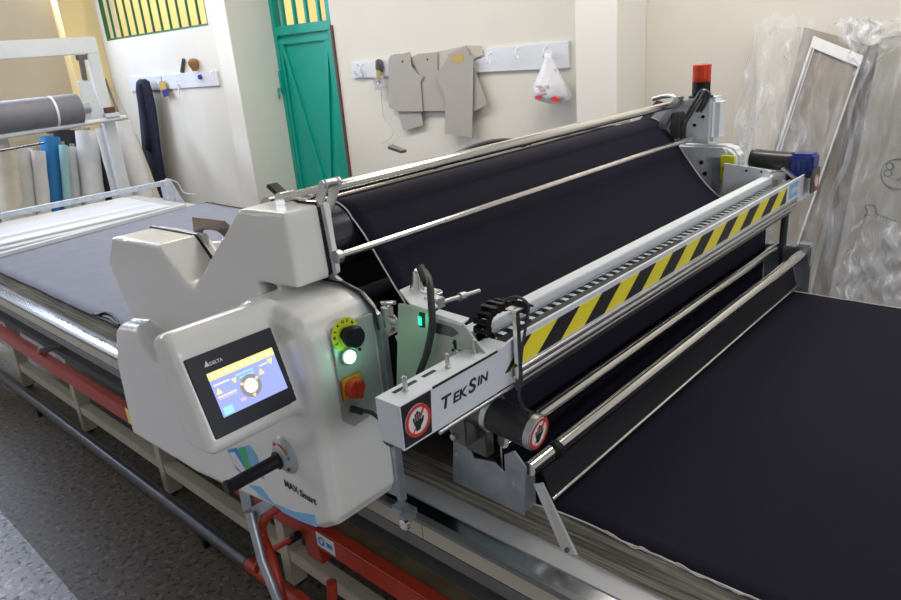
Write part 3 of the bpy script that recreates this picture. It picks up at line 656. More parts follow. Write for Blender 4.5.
# upright blade carrier in front of the stripes
b = bm_(); p0 = P(519, 309, 'x', -.705); p1 = P(523, 374, 'x', -.705)
yc = (p0.y+p1.y)/2; box(b, (-.714, yc-.008, 1.150), (-.711, yc+.008, p0.z))
for zz in range(4): pass
box(b, (-.714, yc-.0105, 1.150), (-.704, yc-.008, p0.z-.008)); cr = obj('blade_carrier', b, 'dsteel', mc)
b = bm_(); box(b, (-.728, yc-.012, p0.z-.003), (-.702, yc+.009, p0.z), .001); box(b, (-.712, yc-.0125, 1.175), (-.7035, yc-.0108, p0.z-.003)); obj('carrier_cap', b, 'chrome', cr)
b = bm_(); hp = [P(505, 300, 'x', -.75), P(517, 297, 'x', -.73), P(528, 305, 'x', -.70), P(526, 325, 'x', -.695), P(522, 350, 'x', -.695), P(520, 378, 'x', -.695), P(519, 396, 'x', -.69), P(524, 408, 'x', -.69), P(532, 414, 'x', -.69)]
tube(b, smooth_path(hp, 6), .0028, 8); obj('motor_cable', b, 'rubber', mc)
# --- pale bracket plate with green light
b = bm_(); pts = [(398, 304), (403, 304), (462, 323), (466, 328), (487, 356), (487, 362), (440, 385), (396, 405)]
prism(b, [P(u, v, 'y', .842) for u, v in pts], (0, .004, 0), .0006); gpx = obj('bracket_plate', b, 'greenplate', mc, label='pale upright bracket plate')
b = bm_(); a_ = P(432, 314, 'y', .842); c_2 = P(462, 323, 'y', .842); prism(b, [a_, c_2, c_2+Vector((0, -.004, -.004)), a_+Vector((0, -.004, -.004))], (0, .02, .003)); obj('bracket_lip', b, 'offw', gpx)
b = bm_(); prism(b, [P(u, v, 'y', .8415) for u, v in [(419, 312), (425, 313), (425, 328), (419, 327)]], (0, .001, 0)); obj('bracket_window', b, 'black', gpx)
b = bm_(); p = P(420, 321, 'y', .840); box(b, p+Vector((-.003, -.001, -.008)), p+Vector((.003, .001, .008))); obj('green_lamp', b, 'led', gpx, label='small glowing green lamp')
b = bm_()
for u, v in ((454, 343), (453, 350)): lathe(b, P(u, v, 'y', .842), (0, -1, 0), [(0, .003), (.0012, .003)], 10)
p = P(455, 343, 'y', .8415); box(b, p+Vector((-.003, 0, -.012)), p+Vector((.003, -.001, .006))); obj('bolt_slots', b, 'black', gpx)
b = bm_(); prism(b, [P(u, v, 'y', .8395) for u, v in [(430, 321), (452, 328), (458, 334), (452, 337), (432, 332)]], (0, .001, 0)); obj('reflex_cover', b, 'dsteel', gpx)
b = bm_(); lathe(b, P(460, 352, 'y', .842), (0, -1, 0), [(0, .005), (.006, .005), (.007, .003)], 10); obj('plate_bolt', b, 'screw', gpx)
b = bm_(); box(b, (-.945, .846, 1.13), (-.92, .90, 1.20), .002); box(b, (-.96, .87, 1.09), (-.87, .93, 1.16), .003); obj('valve_block', b, 'dsteel', mc)
b = bm_(); tube(b, [(-1.0, .88, 1.20), (-.95, .86, 1.165)], .005, 8); tube(b, [(-.955, .862, 1.168), (-.93, .855, 1.155)], .009, 10); obj('air_fitting', b, 'screw', mc)
b = bm_(); prism(b, [P(u, v, 'y', .93) for u, v in [(374, 312), (392, 314), (399, 322), (399, 331), (382, 340), (374, 334)]], (0, .004, 0), .001); obj('light_tray', b, 'offw', mc)
# edge sensor with knob and rod
b = bm_(); s0 = P(413, 300, 'y', .90)
prism(b, [P(u, v, 'z', 1.292) for u, v in [(399, 290), (412, 284), (430, 296), (438, 306), (425, 309), (410, 304)]], (0, 0, -.004), .001); obj('sensor_plate', b, 'offw', mc)
b = bm_(); s = P(418, 290, 'y', .925); lathe(b, s+Vector((0, 0, -.01)), (.1, 0, 1), [(0, .018), (.018, .017), (.028, .012), (.050, .011), (.054, .007)], 18); box(b, s+Vector((.005, -.012, -.012)), s+Vector((.06, .012, .008)), .003); obj('sensor_head', b, 'chrome', mc)
b = bm_()
for dx in (0, .035): lathe(b, s+Vector((dx, -.025, -.018)), (0, 0, 1), [(0, .010), (.006, .010)], 16)
obj('sensor_eye', b, 'black', mc)
b = bm_(); q0 = P(440, 303, 'y', .90); q1 = P(479, 291, 'y', 1.02); tube(b, [q0, q1], .0048, 12); mm = q0.lerp(q1, .55); tube(b, [mm-(q1-q0)*.07, mm+(q1-q0)*.07], .0085, 12); box(b, q0+Vector((-.035, -.01, -.01)), q0+Vector((.004, .012, .01)), .002); obj('sensor_rod', b, 'alu', mc)
b = bm_(); tube(b, smooth_path([P(424, 271, 'y', .90), P(429, 280, 'y', .86), P(431, 300, 'y', .835), P(432, 325, 'y', .830), P(427, 352, 'y', .828), P(419, 374, 'y', .825)], 6), .0068, 12); obj('sensor_cable', b, 'rubber', mc)
b = bm_(); tube(b, [P(421, 268, 'y', .90), P(427, 283, 'y', .87)], .009, 12); obj('cable_gland', b, 'black', mc)
# --- near lower side plate, motor
b = bm_(); prism(b, [P(u, v, 'y', .93) for u, v in [(453, 481), (524, 516), (526, 468), (514, 451), (504, 455), (505, 474), (494, 462), (473, 458), (462, 428), (452, 407), (440, 410), (453, 438)]], (0, .004, 0), .0006)
obj('side_plate', b, 'galv', mc)
b = bm_(); q = P(524, 514, 'y', .93); box(b, (q.x-.004, .931, q.z), (q.x, .972, q.z+.10)); box(b, (q.x-.06, .931, q.z), (q.x-.004, .972, q.z+.004)); obj('rod_bracket', b, 'galv', mc)
for u, v in ((515, 483), (457, 453)):
    b = bm_(); lathe(b, P(u, v, 'y', .930), (0, -1, 0), [(0, .006), (.003, .006), (.0035, .003), (.006, .003)], 12); obj('bolt', b, 'screw', mc)
MA = Vector((-.845, .895, 1.093)); MD = Vector((-.672, .905, 1.072))-MA; ML = MD.length
b = bm_(); lathe(b, MA-MD.normalized()*.02, MD, [(0, .034), (.085, .034), (.086, .030)], 32); box(b, MA+Vector((-.012, -.030, -.085)), MA+Vector((.03, .030, .035)), .003); obj('gearbox', b, 'dsteel', mc)
b = bm_(); lathe(b, MA+MD.normalized()*.066, MD, [(0, .0365), (.012, .0375), (.013, .034)], 32); obj('motor_flange', b, 'alu', mc)
b = bm_(); lathe(b, MA+MD.normalized()*.080, MD, [(0, .034), (ML-.092, .034), (ML-.090, .032)], 36); mo = obj('drive_motor', b, 'motorb', mc)
b = bm_(); lathe(b, MA+MD.normalized()*(ML-.012), MD, [(0, .0345), (.012, .0345), (.013, .033)], 36); obj('motor_cap', b, 'alu', mo)
n_ = MD.normalized(); hand_sign(MA+n_*(ML+.0012), Vector((0, 0, 1)).cross(n_), n_.cross(Vector((0, 0, 1)).cross(n_)), n_, .031, mo, label='round red-ringed no-touching sign')
b = bm_(); box(b, (-.855, .905, .97), (-.80, .93, 1.15), .002); obj('motor_bracket', b, 'dsteel', mc)
b = bm_()
b.free()
for x_, z_ in ((-.846, 1.060), (-.846, 1.025), (-.84, 1.11)):
    b = bm_(); lathe(b, (x_, .864, z_), (0, -1, 0), [(0, .007), (.006, .007), (.008, .004)], 12); obj('bolt', b, 'screw', mc)
# pressing bars and skirt
for a, c in (((-.722, .938, .957), (-.690, 2.49, .993)), ((-.783, .935, 1.000), (-.783, 2.49, .997))): rod('pressing_bar', a, c, .0155, 'chrome')
b = bm_(); prism(b, [(-.728, .985, .925), (-.704, .985, .866), (-.700, .985, .866), (-.724, .985, .926)], (0, 1.50, 0)); obj('skirt_plate', b, 'navy2', mc)
b = bm_(); box(b, (-.704, .985, .862), (-.698, 2.485, .868)); b.free(); b = tube(bm_(), [(-.702, .985, .866), (-.702, 2.485, .866)], .0055, 10); obj('skirt_edge', b, 'chrome', mc)
b = bm_(); lathe(b, (-.716, 1.03, .960), (-.008, -1, -.02), [(0, .0185), (.016, .0185)], 20); obj('bar_clip', b, 'black', mc)
b = bm_(); q = [P(533, 484, 'y', .925), P(541, 483, 'y', .925)]; e1 = [P(576, 556, 'z', .845), P(562, 552, 'z', .845)]
prism(b, [q[0], q[1], e1[0], e1[1]], (.003, .004, .001), .0006); obj('edge_deflector', b, 'alu', mc); 
b = bm_(); lathe(b, P(567, 550, 'z', .850), (.4, -1, .6), [(-.004, .005), (.004, .005)], 10); obj('deflector_screw', b, 'dsteel', mc)
# --- far side mirror assemblies
b = bm_(); box(b, (-1.135, 2.50, 1.345), (-1.045, 2.508, 1.500), .003); fp = obj('far_head_plate', b, 'offw', mc)
b = bm_(); box(b, (-1.128, 2.51, 1.348), (-1.022, 2.60, 1.505), .018); obj('far_head_cover', b, 'offw', mc)
b = bm_(); prism(b, [(-1.38, 2.50, 1.36), (-1.13, 2.50, 1.34), (-1.13, 2.50, 1.50), (-1.20, 2.50, 1.50)], (0, .008, 0), .002); obj('far_arm_plate', b, 'offw', mc)
b = bm_()
for x_, z_ in ((-1.07, 1.44), (-1.10, 1.41), (-1.185, 1.46)): lathe(b, (x_, 2.50, z_), (0, -1, 0), [(0, .006), (.003, .006)], 10)
obj('plate_holes', b, 'black', fp)
b = bm_(); box(b, (-1.165, 2.44, 1.37), (-1.135, 2.495, 1.46), .004); tube(b, [(-1.17, 2.46, 1.40), (-1.14, 2.46, 1.45)], .012, 10); obj('far_bearing', b, 'dsteel', mc)
b = bm_(); xz([(-1.21, 1.335), (-.985, 1.335), (-.955, 1.315), (-.945, 1.285), (-.945, .86), (-1.21, .86)], 2.53, 2.60, .012, b); obj('far_housing', b, 'offw', mc)
b = bm_(); xz([(-1.21, 1.330), (-1.0, 1.330), (-.985, 1.315), (-.985, .86), (-1.21, .86)], 2.515, 2.523, .001, b); obj('far_side_plate', b, 'white', mc)
b = bm_()
for x_, z_ in ((-1.075, 1.275), (-1.06, 1.235)): lathe(b, (x_, 2.515, z_), (0, -1, 0), [(0, .0075), (.004, .0075)], 12)
obj('plate_holes', b, 'black', mc)
b = bm_(); box(b, (-1.028, 2.495, 1.15), (-1.0, 2.513, 1.300), .002); obj('far_channel', b, 'galv', mc)
b = bm_(); box(b, (-.998, 2.497, 1.22), (-.950, 2.512, 1.305)); lathe(b, (-.972, 2.497, 1.262), (0, -1, 0), [(0, .014), (.012, .012)], 16, mi=1); obj('far_stop_button', b, ['yell2', 'signb'], mc)
b = bm_(); xz([(-.975, 1.285), (-.825, 1.270), (-.815, 1.262), (-.82, 1.215), (-.975, 1.18)], 2.47, 2.476, .001, b); o = obj('far_bracket_plate', b, 'offw', mc)
b = bm_()
for x_ in (-.895, -.845): lathe(b, (x_, 2.47, 1.262), (0, -1, 0), [(0, .004), (.002, .004)], 10)
obj('plate_holes', b, 'black', o)
b = bm_(); lathe(b, (-.915, 2.56, 1.290), (1, .04, -.06), [(0, .018), (.006, .030), (.012, .033), (.125, .033), (.135, .035), (.140, .033)], 28); obj('far_motor', b, 'motorb', mc)
b = bm_(); lathe(b, (-.922, 2.56, 1.290), (1, .04, -.06), [(0, .020), (.008, .031)], 24); obj('far_motor_cap', b, 'alu', mc)
b = bm_(); box(b, (-.775, 2.53, 1.235), (-.700, 2.60, 1.315), .008)
for z_ in (1.25, 1.30):
    for x_ in (-.765, -.72): lathe(b, (x_, 2.53, z_), (0, -1, 0), [(0, .008), (.008, .008)], 10)
for k in range(4): box(b, (-.765+.018*k, 2.525, 1.262), (-.757+.018*k, 2.532, 1.29))
obj('far_gearbox', b, 'bluegear', mc, label='blue gearbox')
b = bm_(); prism(b, [(-.79, 2.49, 1.27), (-.783, 2.49, 1.276), (-.728, 2.49, 1.235), (-.735, 2.49, 1.229)], (0, .02, 0), .001); box(b, (-.81, 2.48, 1.235), (-.77, 2.53, 1.26), .002); obj('far_link', b, 'alu', mc)
b = bm_(); box(b, (-.695, 2.50, 1.19), (-.690, 2.58, 1.27), .001); o = obj('far_sign_plate', b, 'dsteel', mc)
b = bm_(); disc(b, (-.689, 2.545, 1.225), (0, 1, 0), (1, 0, 0), .024, .001, mi=0); disc(b, (-.689, 2.545, 1.225), (0, 1, 0), (1, 0, 0), .024, .002, R0=.018, mi=1); obj('far_sign', b, ['signw', 'signr'], o, edge=False)
b = bm_(); tube(b, smooth_path([(-.765, 2.52, 1.24), (-.763, 2.50, 1.17), (-.765, 2.50, 1.05), (-.765, 2.50, .86)], 5), .012, 10); obj('far_cable', b, 'rubber', mc)
b = bm_(); box(b, (-.83, 2.49, .815), (-.665, 2.50, .945), .001); obj('far_side_plate', b, 'galv', mc)
b = bm_(); box(b, (-.81, 2.455, .98), (-.78, 2.50, 1.015), .004); box(b, (-.715, 2.475, .965), (-.665, 2.53, 1.02), .006); box(b, (-.81, 2.49, .94), (-.67, 2.53, 1.005), .003); obj('bar_holder', b, 'galv', mc)
b = bm_(); prism(b, [(-.735, 2.485, .97), (-.728, 2.485, .975), (-.705, 2.485, .87), (-.715, 2.485, .866)], (0, .006, 0)); obj('diagonal_strut', b, 'alu', mc)
# signal beacon
b = bm_(); lathe(b, (-1.088, 2.515, 1.505), (0, 0, 1), [(0, .042), (.006, .042), (.007, .026), (.012, .031), (.055, .031)], 28); be = obj('beacon_base', b, 'black', mc)
b = bm_(); lathe(b, (-1.088, 2.515, 1.560), (0, 0, 1), [(0, .031), (.001, .0315), (.018, .0315), (.0185, .0305), (.020, .0305), (.0205, .0315), (.038, .0315), (.0385, .0305), (.040, .0305), (.0405, .0315), (.056, .0315), (.058, .029)], 32); obj('beacon_lens', b, 'lens', be, label='red signal lamp')
b = bm_()
for dx in (0, .014):
    tube(b, smooth_path([(-1.135+dx, 2.47, 1.36), (-1.13+dx, 2.46, 1.42), (-1.10+dx, 2.455, 1.47), (-1.072+dx, 2.455, 1.52), (-1.058+dx*.5, 2.46, 1.535), (-1.052+dx, 2.47, 1.515), (-1.085+dx, 2.48, 1.46)], 5), .0055, 8)
obj('beacon_cable', b, 'dsteel', mc)
b = bm_(); tube(b, smooth_path([(-1.20, 2.46, 1.40), (-1.165, 2.47, 1.50), (-1.20, 2.48, 1.515), (-1.25, 2.47, 1.505)], 5), .008, 10); obj('far_rail_handle', b, 'alu', mc)
b = bm_(); prism(b, [(-1.32, 2.44, 1.40), (-1.29, 2.44, 1.40), (-1.19, 2.44, 1.495), (-1.22, 2.44, 1.505)], (0, .01, 0)); obj('far_rail_arm', b, 'dsteel', mc)
# --- operator step frame hanging under the cover
b = bm_()
tube(b, [P(250, 512, 'y', .74), P(262, 560, 'y', .72), P(283, 612, 'y', .70), P(300, 680, 'y', .70)], .013, 12); obj('step_arm', b, 'galv', mc)
b = bm_(); prism(b, [P(236, 478, 'y', .75), P(246, 480, 'y', .75), P(252, 508, 'y', .75), P(243, 512, 'y', .75)], (0, .012, 0), .001); prism(b, [P(250, 508, 'y', .75), P(272, 496, 'y', .75), P(280, 502, 'y', .75), P(257, 518, 'y', .75)], (0, .012, 0), .001); obj('step_hinge', b, 'galv', mc)
b = bm_()
tube(b, smooth_path([P(285, 503, 'y', .77), P(268, 515, 'y', .76), P(262, 532, 'y', .76), P(272, 560, 'y', .74), P(284, 606, 'y', .72), P(296, 660, 'y', .72)], 5), .013, 12)
tube(b, smooth_path([P(266, 553, 'y', .78), P(280, 545, 'y', .80), P(292, 538, 'y', .82)], 3), .009, 10)
tube(b, smooth_path([P(256, 572, 'y', .86), P(258, 563, 'y', .86), P(266, 557, 'y', .82)], 4), .009, 10)
obj('step_frame', b, 'red', mc, label='red tube step frame')
b = bm_(); tube(b, [P(288, 541, 'y', .82), P(298, 535, 'y', .83)], .013, 10); obj('step_stop', b, 'black', mc)
b = bm_(); prism(b, [(-1.30, .70, .50), (-1.25, .70, .50), (-1.22, .70, .33), (-1.30, .70, .33)], (0, .02, 0)); 
tube(b, [(-1.27, .80, .48), (-1.27, .76, .12), (-1.05, .76, .12)], .014, 10); bm2 = b; b.free() if False else None
obj('step_tube', b, 'red', mc)
# ================================================================== LEFT END OF THE TABLE
ec = thing('end_clamp', 'pale slim clamp frame with blue-taped end lying across the grey cloth end', 'clamp frame', (-4.7, 1.6, .85))
b = bm_(); a0_, a1_ = (-4.60, .80), (-4.60, 2.22)
for dx, w in ((0, .026),):
    prism(b, [(-4.36+dx, .96, .853), (-4.36+dx+w, .96, .853), (-4.575+dx+w, 2.24, .853), (-4.575+dx, 2.24, .853)], (0, 0, .022), .002)
prism(b, [(-4.395, .96, .8535), (-4.362, .96, .8535), (-4.577, 2.24, .8535), (-4.61, 2.24, .8535)], (0, 0, .016)); obj('clamp_strip', b, 'white', ec)
b = bm_(); box(b, (-5.02, .95, .955), (-4.98, 2.36, .988), .003); obj('raised_bar', b, 'tape', ec)
b = bm_(); prism(b, [(-5.03, 2.31, .80), (-5.03, 2.37, .80), (-5.03, 2.37, .99), (-5.03, 2.31, .99)], (.06, 0, 0), .003); prism(b, [(-5.03, 2.37, 1.0), (-5.03, 2.43, .84), (-5.03, 2.45, .80), (-5.03, 2.38, .80)], (.05, 0, 0), .002); obj('bar_post', b, 'tape', ec)
b = bm_(); tube(b, smooth_path([(-4.99, 2.34, 1.00), (-4.985, 2.42, .96), (-4.98, 2.45, .88), (-4.9, 2.50, .86)], 4), .006, 6); obj('tape_end', b, 'tape', ec)
o = obj('white_board', box(bm_(), (-5.40, .94, .855), (-4.66, 2.18, .866), .002), 'board', None, (-5, 1.6, .85)); tag(o, 'white board lying on the far left end of the table behind the clamp frame', 'board')
o = obj('table_padding', box(bm_(), (-5.45, .93, .801), (-4.57, 2.30, .853), .002), 'lam', None, (-5, 1.6, .8)); tag(o, 'pale padding slab under the white boards at the table end', 'slab')

# ================================================================== FABRIC UNWINDER STAND
us = thing('fabric_stand', 'tall white steel stand holding the big grey fabric roll', 'stand', (-6.3, 1.8, 0))
X = -6.3
b = bm_(); box(b, (X-.05, .2, 1.915), (X+.02, 2.62, 2.045), .004); obj('top_beam', b, 'white', us)
b = bm_(); box(b, (X-.048, 2.525, 0), (X+.018, 2.618, 1.916), .004); obj('post', b, 'white', us)
b = bm_(); box(b, (X-.048, .202, 0), (X+.018, .30, 1.916), .004); obj('post', b, 'white', us)
b = bm_(); prism(b, [P(u, v, 'x', X+.05) for u, v in [(78, 80), (90, 80), (106, 121), (72, 125), (84, 105)]], (-.02, 0, 0), .002); obj('cradle_plate', b, 'white', us)
b = bm_(); tube(b, [P(81, 58, 'x', X+.04), P(85, 80, 'x', X+.04)], .022, 10); box(b, P(78, 55, 'x', X+.06), P(85, 60, 'x', X)); obj('actuator', b, 'dsteel', us)
b = bm_(); tube(b, [(X+.1, .3, 1.325), P(126, 117, 'x', X+.1)], .020, 12); obj('rest_bar', b, 'white', us)
b = bm_(); q = P(112, 117, 'x', X+.1); box(b, q+Vector((-.03, -.06, 0)), q+Vector((.03, .06, .035)), .003); obj('bar_bracket', b, 'white', us)
b = bm_(); box(b, q+Vector((-.03, -.045, .035)), q+Vector((.03, .03, .08)), .004); obj('motor_box', b, 'brown', us, label='dark red box')
b = bm_(); tube(b, [P(0, 151, 'x', X-.05), P(44, 143, 'x', X-.05)], .008, 8); obj('thin_rod', b, 'dsteel', us)
fr_ = thing('fabric_roll', 'big grey fabric roll with a white band resting on the white stand', 'fabric roll', (-6.3, 1.5, 1.5), 'fabric rolls')
b = bm_(); lathe(b, (X+.06, .35, 1.492), (0, 1, .003), [(0, .05), (0, .122), (1.98, .122), (1.982, .118), (1.985, .05)], 40); obj('roll', b, 'rollg', fr_)
b = bm_(); lathe(b, (X+.06, 2.12, 1.497), (0, 1, .003), [(0, .1232), (.018, .1232)], 40); obj('white_band', b, 'signw', fr_)
b = bm_(); lathe(b, (X+.06, 2.32, 1.497), (0, 1, .003), [(0, .04), (.10, .04)], 20); obj('core', b, 'galv', fr_)
# rolls standing against the end wall
def stand_roll(name, label, top, bot, X, r, m, detail=True):
    """standing roll: axis from pixel-derived top point to the floor in the plane x = X, leaning a little to the wall"""
    a = P(*top, 'x', X); c = P(*bot, 'x', X); d = (a-c).normalized(); t = (c.z-.03)/d.z; base = c-d*t
    base.x += .10
    rnd = random.Random(int(top[0]*7)); o = thing(name, label, 'fabric roll', (base.x, base.y, 0), 'fabric rolls')
    b = bm_(); n = 14; L = a-base; prof = []
    pts = [base+L*i/n for i in range(n+1)]
    tube(b, pts, [r*(1+rnd.uniform(-.05, .05)) for _ in pts], 22); obj('roll', b, m, o)
    b = bm_(); dn = L.normalized(); tube(b, [a+dn*.0, a+dn*.03], r*.35, 12); obj('core', b, 'card2', o)
    return o
RX = -6.75
R_ = [((5, 149), (10, 200), .085, 'rollc', 'cream wrapped fabric roll leftmost in the row behind the table'),
      ((21, 148), (26, 205), .088, 'rollw', 'wide white fabric roll right of the cream one'),
      ((38, 151), (42, 205), .055, 'rollw', 'slim white fabric roll just left of the bright blue roll'),
      ((50, 137), (53, 205), .080, 'rollb', 'bright blue fabric roll in the standing row'),
      ((63, 145), (66, 200), .036, 'rollt', 'thin pale teal fabric roll right beside the blue roll'),
      ((72, 147), (74, 200), .060, 'rollw', 'short white fabric roll between the teal roll and the wrinkled tall one'),
      ((86, 131), (92, 200), .092, 'rollw', 'tall wrinkled white fabric roll under the stand end')]
for i, (t_, c_, r, m, lb) in enumerate(R_): stand_roll('fabric_roll', lb, t_, c_, RX-(.12 if i % 2 else 0), r, m)
stand_roll('fabric_roll', 'leaning pale grey fabric roll right of the tall wrinkled roll', (103, 128), (118, 200), -6.55, .062, 'rollw')
stand_roll('fabric_roll', 'white fabric roll leaning at the right end of the row beside the coat', (121, 121), (143, 200), -6.60, .085, 'rollw')
stand_roll('fabric_roll', 'thin leaning off-white roll nearest the navy coat', (131, 135), (155, 205), -6.80, .05, 'rollc')
stand_roll('fabric_roll', 'black fabric roll standing in the shade behind the white rolls', (64, 131), (70, 200), -7.15, .14, 'rolld')
stand_roll('fabric_roll', 'second black roll in the gap right of the tall wrinkled roll', (98, 135), (106, 200), -7.05, .10, 'rolld')
b = bm_(); box(b, (-7.5, 1.2, .0), (-7.42, 2.1, 1.37), .01); o = obj('cardboard_sheet', b, 'card3', None, (-7.4, 1.6, 0)); tag(o, 'tall beige cardboard sheet standing behind the cream and white rolls', 'cardboard')
b = bm_(); tube(b, [P(104, 76, 'y', 3.24), P(147, 190, 'y', 3.18)], .012, 8); o = obj('wooden_stick', b, 'dsteel', None, (-7.4, 3.2, 0)); tag(o, 'thin dark stick leaning on the wall left of the navy coat', 'stick')

# ================================================================== LEFT WALL RACK, COAT AND TOOLS
def wall_board(name, label, x0, x1, z0a, z0b, z1a, z1b, y, th=.018, m='board'):
    o = thing(name, label, 'wall rack', ((x0+x1)/2, y, (z0a+z1a)/2)); b = bm_()
    prism(b, [(x0, y, z0a), (x1, y, z0b), (x1, y, z1b), (x0, y, z1a)], (0, -th, 0), .002); obj('board', b, m, o); return o
WY = 3.30
a = P(146, 91, 'y', WY); c = P(218, 85.5, 'y', WY); a2 = P(146, 76, 'y', WY); c2 = P(218, 70.5, 'y', WY)
r1 = wall_board('coat_rack', 'white board with hooks on the left wall holding the navy coat', a.x-.3, -5.64, a.z, c.z, a2.z, c2.z, WY)
def hook(parent, x, y, z):
    b = bm_(); tube(b, smooth_path([(x, y, z+.03), (x, y-.03, z+.02), (x, y-.045, z-.01), (x, y-.03, z-.03), (x, y-.012, z-.02)], 4), .004, 8); return obj('hook', b, 'signw', parent)
for u, v in ((142, 80), (160, 80), (180, 78), (201, 77), (214, 75)):
    p = P(u, v, 'y', WY-.018); hook(r1, p.x, WY-.018, p.z)
# navy coat
ct = thing('navy_coat', 'dark navy work coat hanging from the left wall rack', 'coat', (-7.05, 3.2, 1.6))
secs = []
L_ = [(142, 79, 4), (143, 82, 7), (144, 90, 9), (147, 105, 10), (149.5, 125, 11), (152, 150, 12), (156, 175, 13), (160, 200, 14), (163, 215, 14)]
rnd = random.Random(5)
for i, (u, v, w) in enumerate(L_):
    cpt = P(u, v, 'y', 3.19); wx = w*.0195*.74; ring = []
    for k in range(28):
        a_ = 2*PI*k/28; fold = 1+.12*math.sin(a_*5+i*.4)*min(1, i/2)
        ring.append((cpt.x+math.cos(a_)*wx*fold, cpt.y+math.sin(a_)*(.045 if i else .02)*fold, cpt.z))
    secs.append(ring)
obj('coat_body', loft(bm_(), secs), 'coatm', ct, edge=False)
secs = []
for i, (u, v, w) in enumerate([(139, 84, 2.5), (141, 95, 4), (144, 115, 4.5), (147, 135, 4), (149, 150, 3.5)]):
    cpt = P(u, v, 'y', 3.14); ring = [(cpt.x+math.cos(2*PI*k/14)*w*.011, cpt.y+math.sin(2*PI*k/14)*.03, cpt.z) for k in range(14)]; secs.append(ring)
obj('sleeve', loft(bm_(), secs), 'coatm', ct, edge=False)
kt = thing('key_tag', 'small brown and blue tag hanging on the left wall rack', 'tag', P(163, 86, 'y', 3.25))
b = bm_(); prism(b, [P(u, v, 'y', 3.262) for u, v in [(160, 81), (165, 81), (169, 96), (163, 97)]], (0, -.012, 0), .002); obj('tag', b, 'cork', kt)
b = bm_(); prism(b, [P(u, v, 'y', 3.249) for u, v in [(162, 90), (167, 89), (169, 96), (164, 97)]], (0, -.006, 0), .001); obj('sleeve', b, 'bluegear', kt)
b = bm_(); tube(b, [P(161, 76, 'y', 3.255), P(162, 82, 'y', 3.255)], .004, 6); obj('loop', b, 'dsteel', kt)
br = thing('wooden_brush', 'small round brown wooden brush standing on the left wall rack', 'brush', P(195, 71, 'y', 3.27))
b = bm_(); lathe(b, P(195, 71, 'y', 3.27), (0, 0, 1), [(0, .02), (.02, .028), (.05, .045), (.08, .048), (.10, .03), (.105, .005)], 20); obj('brush_head', b, 'wood', br)
b = bm_(); tube(b, [P(182, 72, 'y', 3.285), P(183.5, 59, 'y', 3.285)], [.018, .014], 10); o = obj('marker_pen', b, 'dsteel', None, P(182, 72, 'y', 3.285)); tag(o, 'grey marker standing upright on the left wall rack', 'marker')
b = bm_(); lathe(b, P(201, 77, 'y', 3.282), (0, -1, 0), [(0, .02), (.02, .02), (.022, .012)], 14); o = obj('wall_knob', b, 'bluegear', None, P(201, 77, 'y', 3.282)); tag(o, 'small dark blue knob on the right part of the left wall rack', 'knob')
b = bm_(); p = P(178, 84, 'y', 3.27); tube(b, [p, p+Vector((.0, -.01, -.12))], .008, 8); o = obj('white_clip', b, 'signw', None, p); tag(o, 'thin white strip hanging from the left wall rack', 'strip')

# ================================================================== FAR WALL RACK, PATTERNS, BAG
WY = 3.60; TH = .018
a = P(352.5, 78.5, 'y', WY-TH); c = P(571, 68, 'y', WY-TH)
r2 = wall_board('pattern_rack', 'long white board on the far wall with patterns and a bag hanging from it', a.x, -2.335, a.z, c.z, 1.685, 1.722, WY)
for u, v in ((364, 68), (491, 58), (519, 53), (547, 52)):
    p = P(u, v, 'y', WY-TH); hook(r2, p.x, WY-TH, p.z)
def sheet(name, label, cat, px, y, m, th=.004, group=None, holes=(), sticker=None):
    pts = [P(u, v, 'y', y) for u, v in px]; cx = sum((p for p in pts), Vector())/len(pts)
    o = thing(name, label, cat, cx, group); b = bm_(); prism(b, pts, (0, -th, 0)); obj('card', b, m, o)
    if holes:
        b = bm_()
        for u, v in holes: lathe(b, P(u, v, 'y', y-th), (0, -1, 0), [(0, .008), (.002, .008)], 10)
        obj('punched_hole', b, 'ink', o)
    if sticker:
        b = bm_(); prism(b, [P(u, v, 'y', y-th) for u, v in sticker], (0, -.001, 0)); obj('tape_patch', b, 'cork', o)
    return o
G = 'cardboard garment patterns'
Z6 = lambda l: [(350+x/6, 30+y/6) for x, y in l]
sheet('paper_pattern', 'cream card panel fixed behind the middle patterns, its corner showing', 'pattern', Z6([(520, 130), (600, 115), (700, 92), (790, 95), (800, 150), (560, 250), (525, 240)]), 3.576, 'tan', group=G)
sheet('paper_pattern', 'lowest cardboard pattern showing its pointed bottom below the leftmost one', 'pattern', Z6([(290, 480), (425, 480), (441, 572), (330, 603), (318, 600)]), 3.572, 'card', group=G)
sheet('paper_pattern', 'square cardboard bodice pattern in the middle behind the others', 'pattern', Z6([(380, 160), (410, 143), (525, 132), (528, 240), (585, 260), (578, 484), (436, 486), (425, 270), (375, 180)]), 3.566, 'card', group=G, holes=[(427.5, 59.5)])
sheet('paper_pattern', 'flared cardboard pattern sticking out right behind the long one', 'pattern', Z6([(590, 145), (695, 95), (720, 150), (820, 440), (816, 452), (738, 492), (600, 500)]), 3.560, 'card', group=G)
sheet('paper_pattern', 'leftmost cardboard bodice pattern with one rounded corner', 'pattern', Z6([(232, 175), (245, 155), (270, 145), (320, 142), (362, 130), (370, 215), (405, 262), (445, 280), (425, 310), (438, 488), (280, 488), (236, 462)]), 3.556, 'card', group=G, holes=[(402.5, 61.5)])
sheet('paper_pattern', 'long front cardboard sleeve pattern with a brown tape patch', 'pattern', Z6([(580, 175), (610, 140), (742, 155), (735, 660), (728, 640), (575, 610), (575, 410), (520, 275)])[:3]+[(472.2, 138), (445.5, 133.5)]+Z6([(575, 410), (520, 275)]), 3.545, 'card', group=G, sticker=Z6([(608, 148), (684, 148), (682, 192), (612, 194)]))
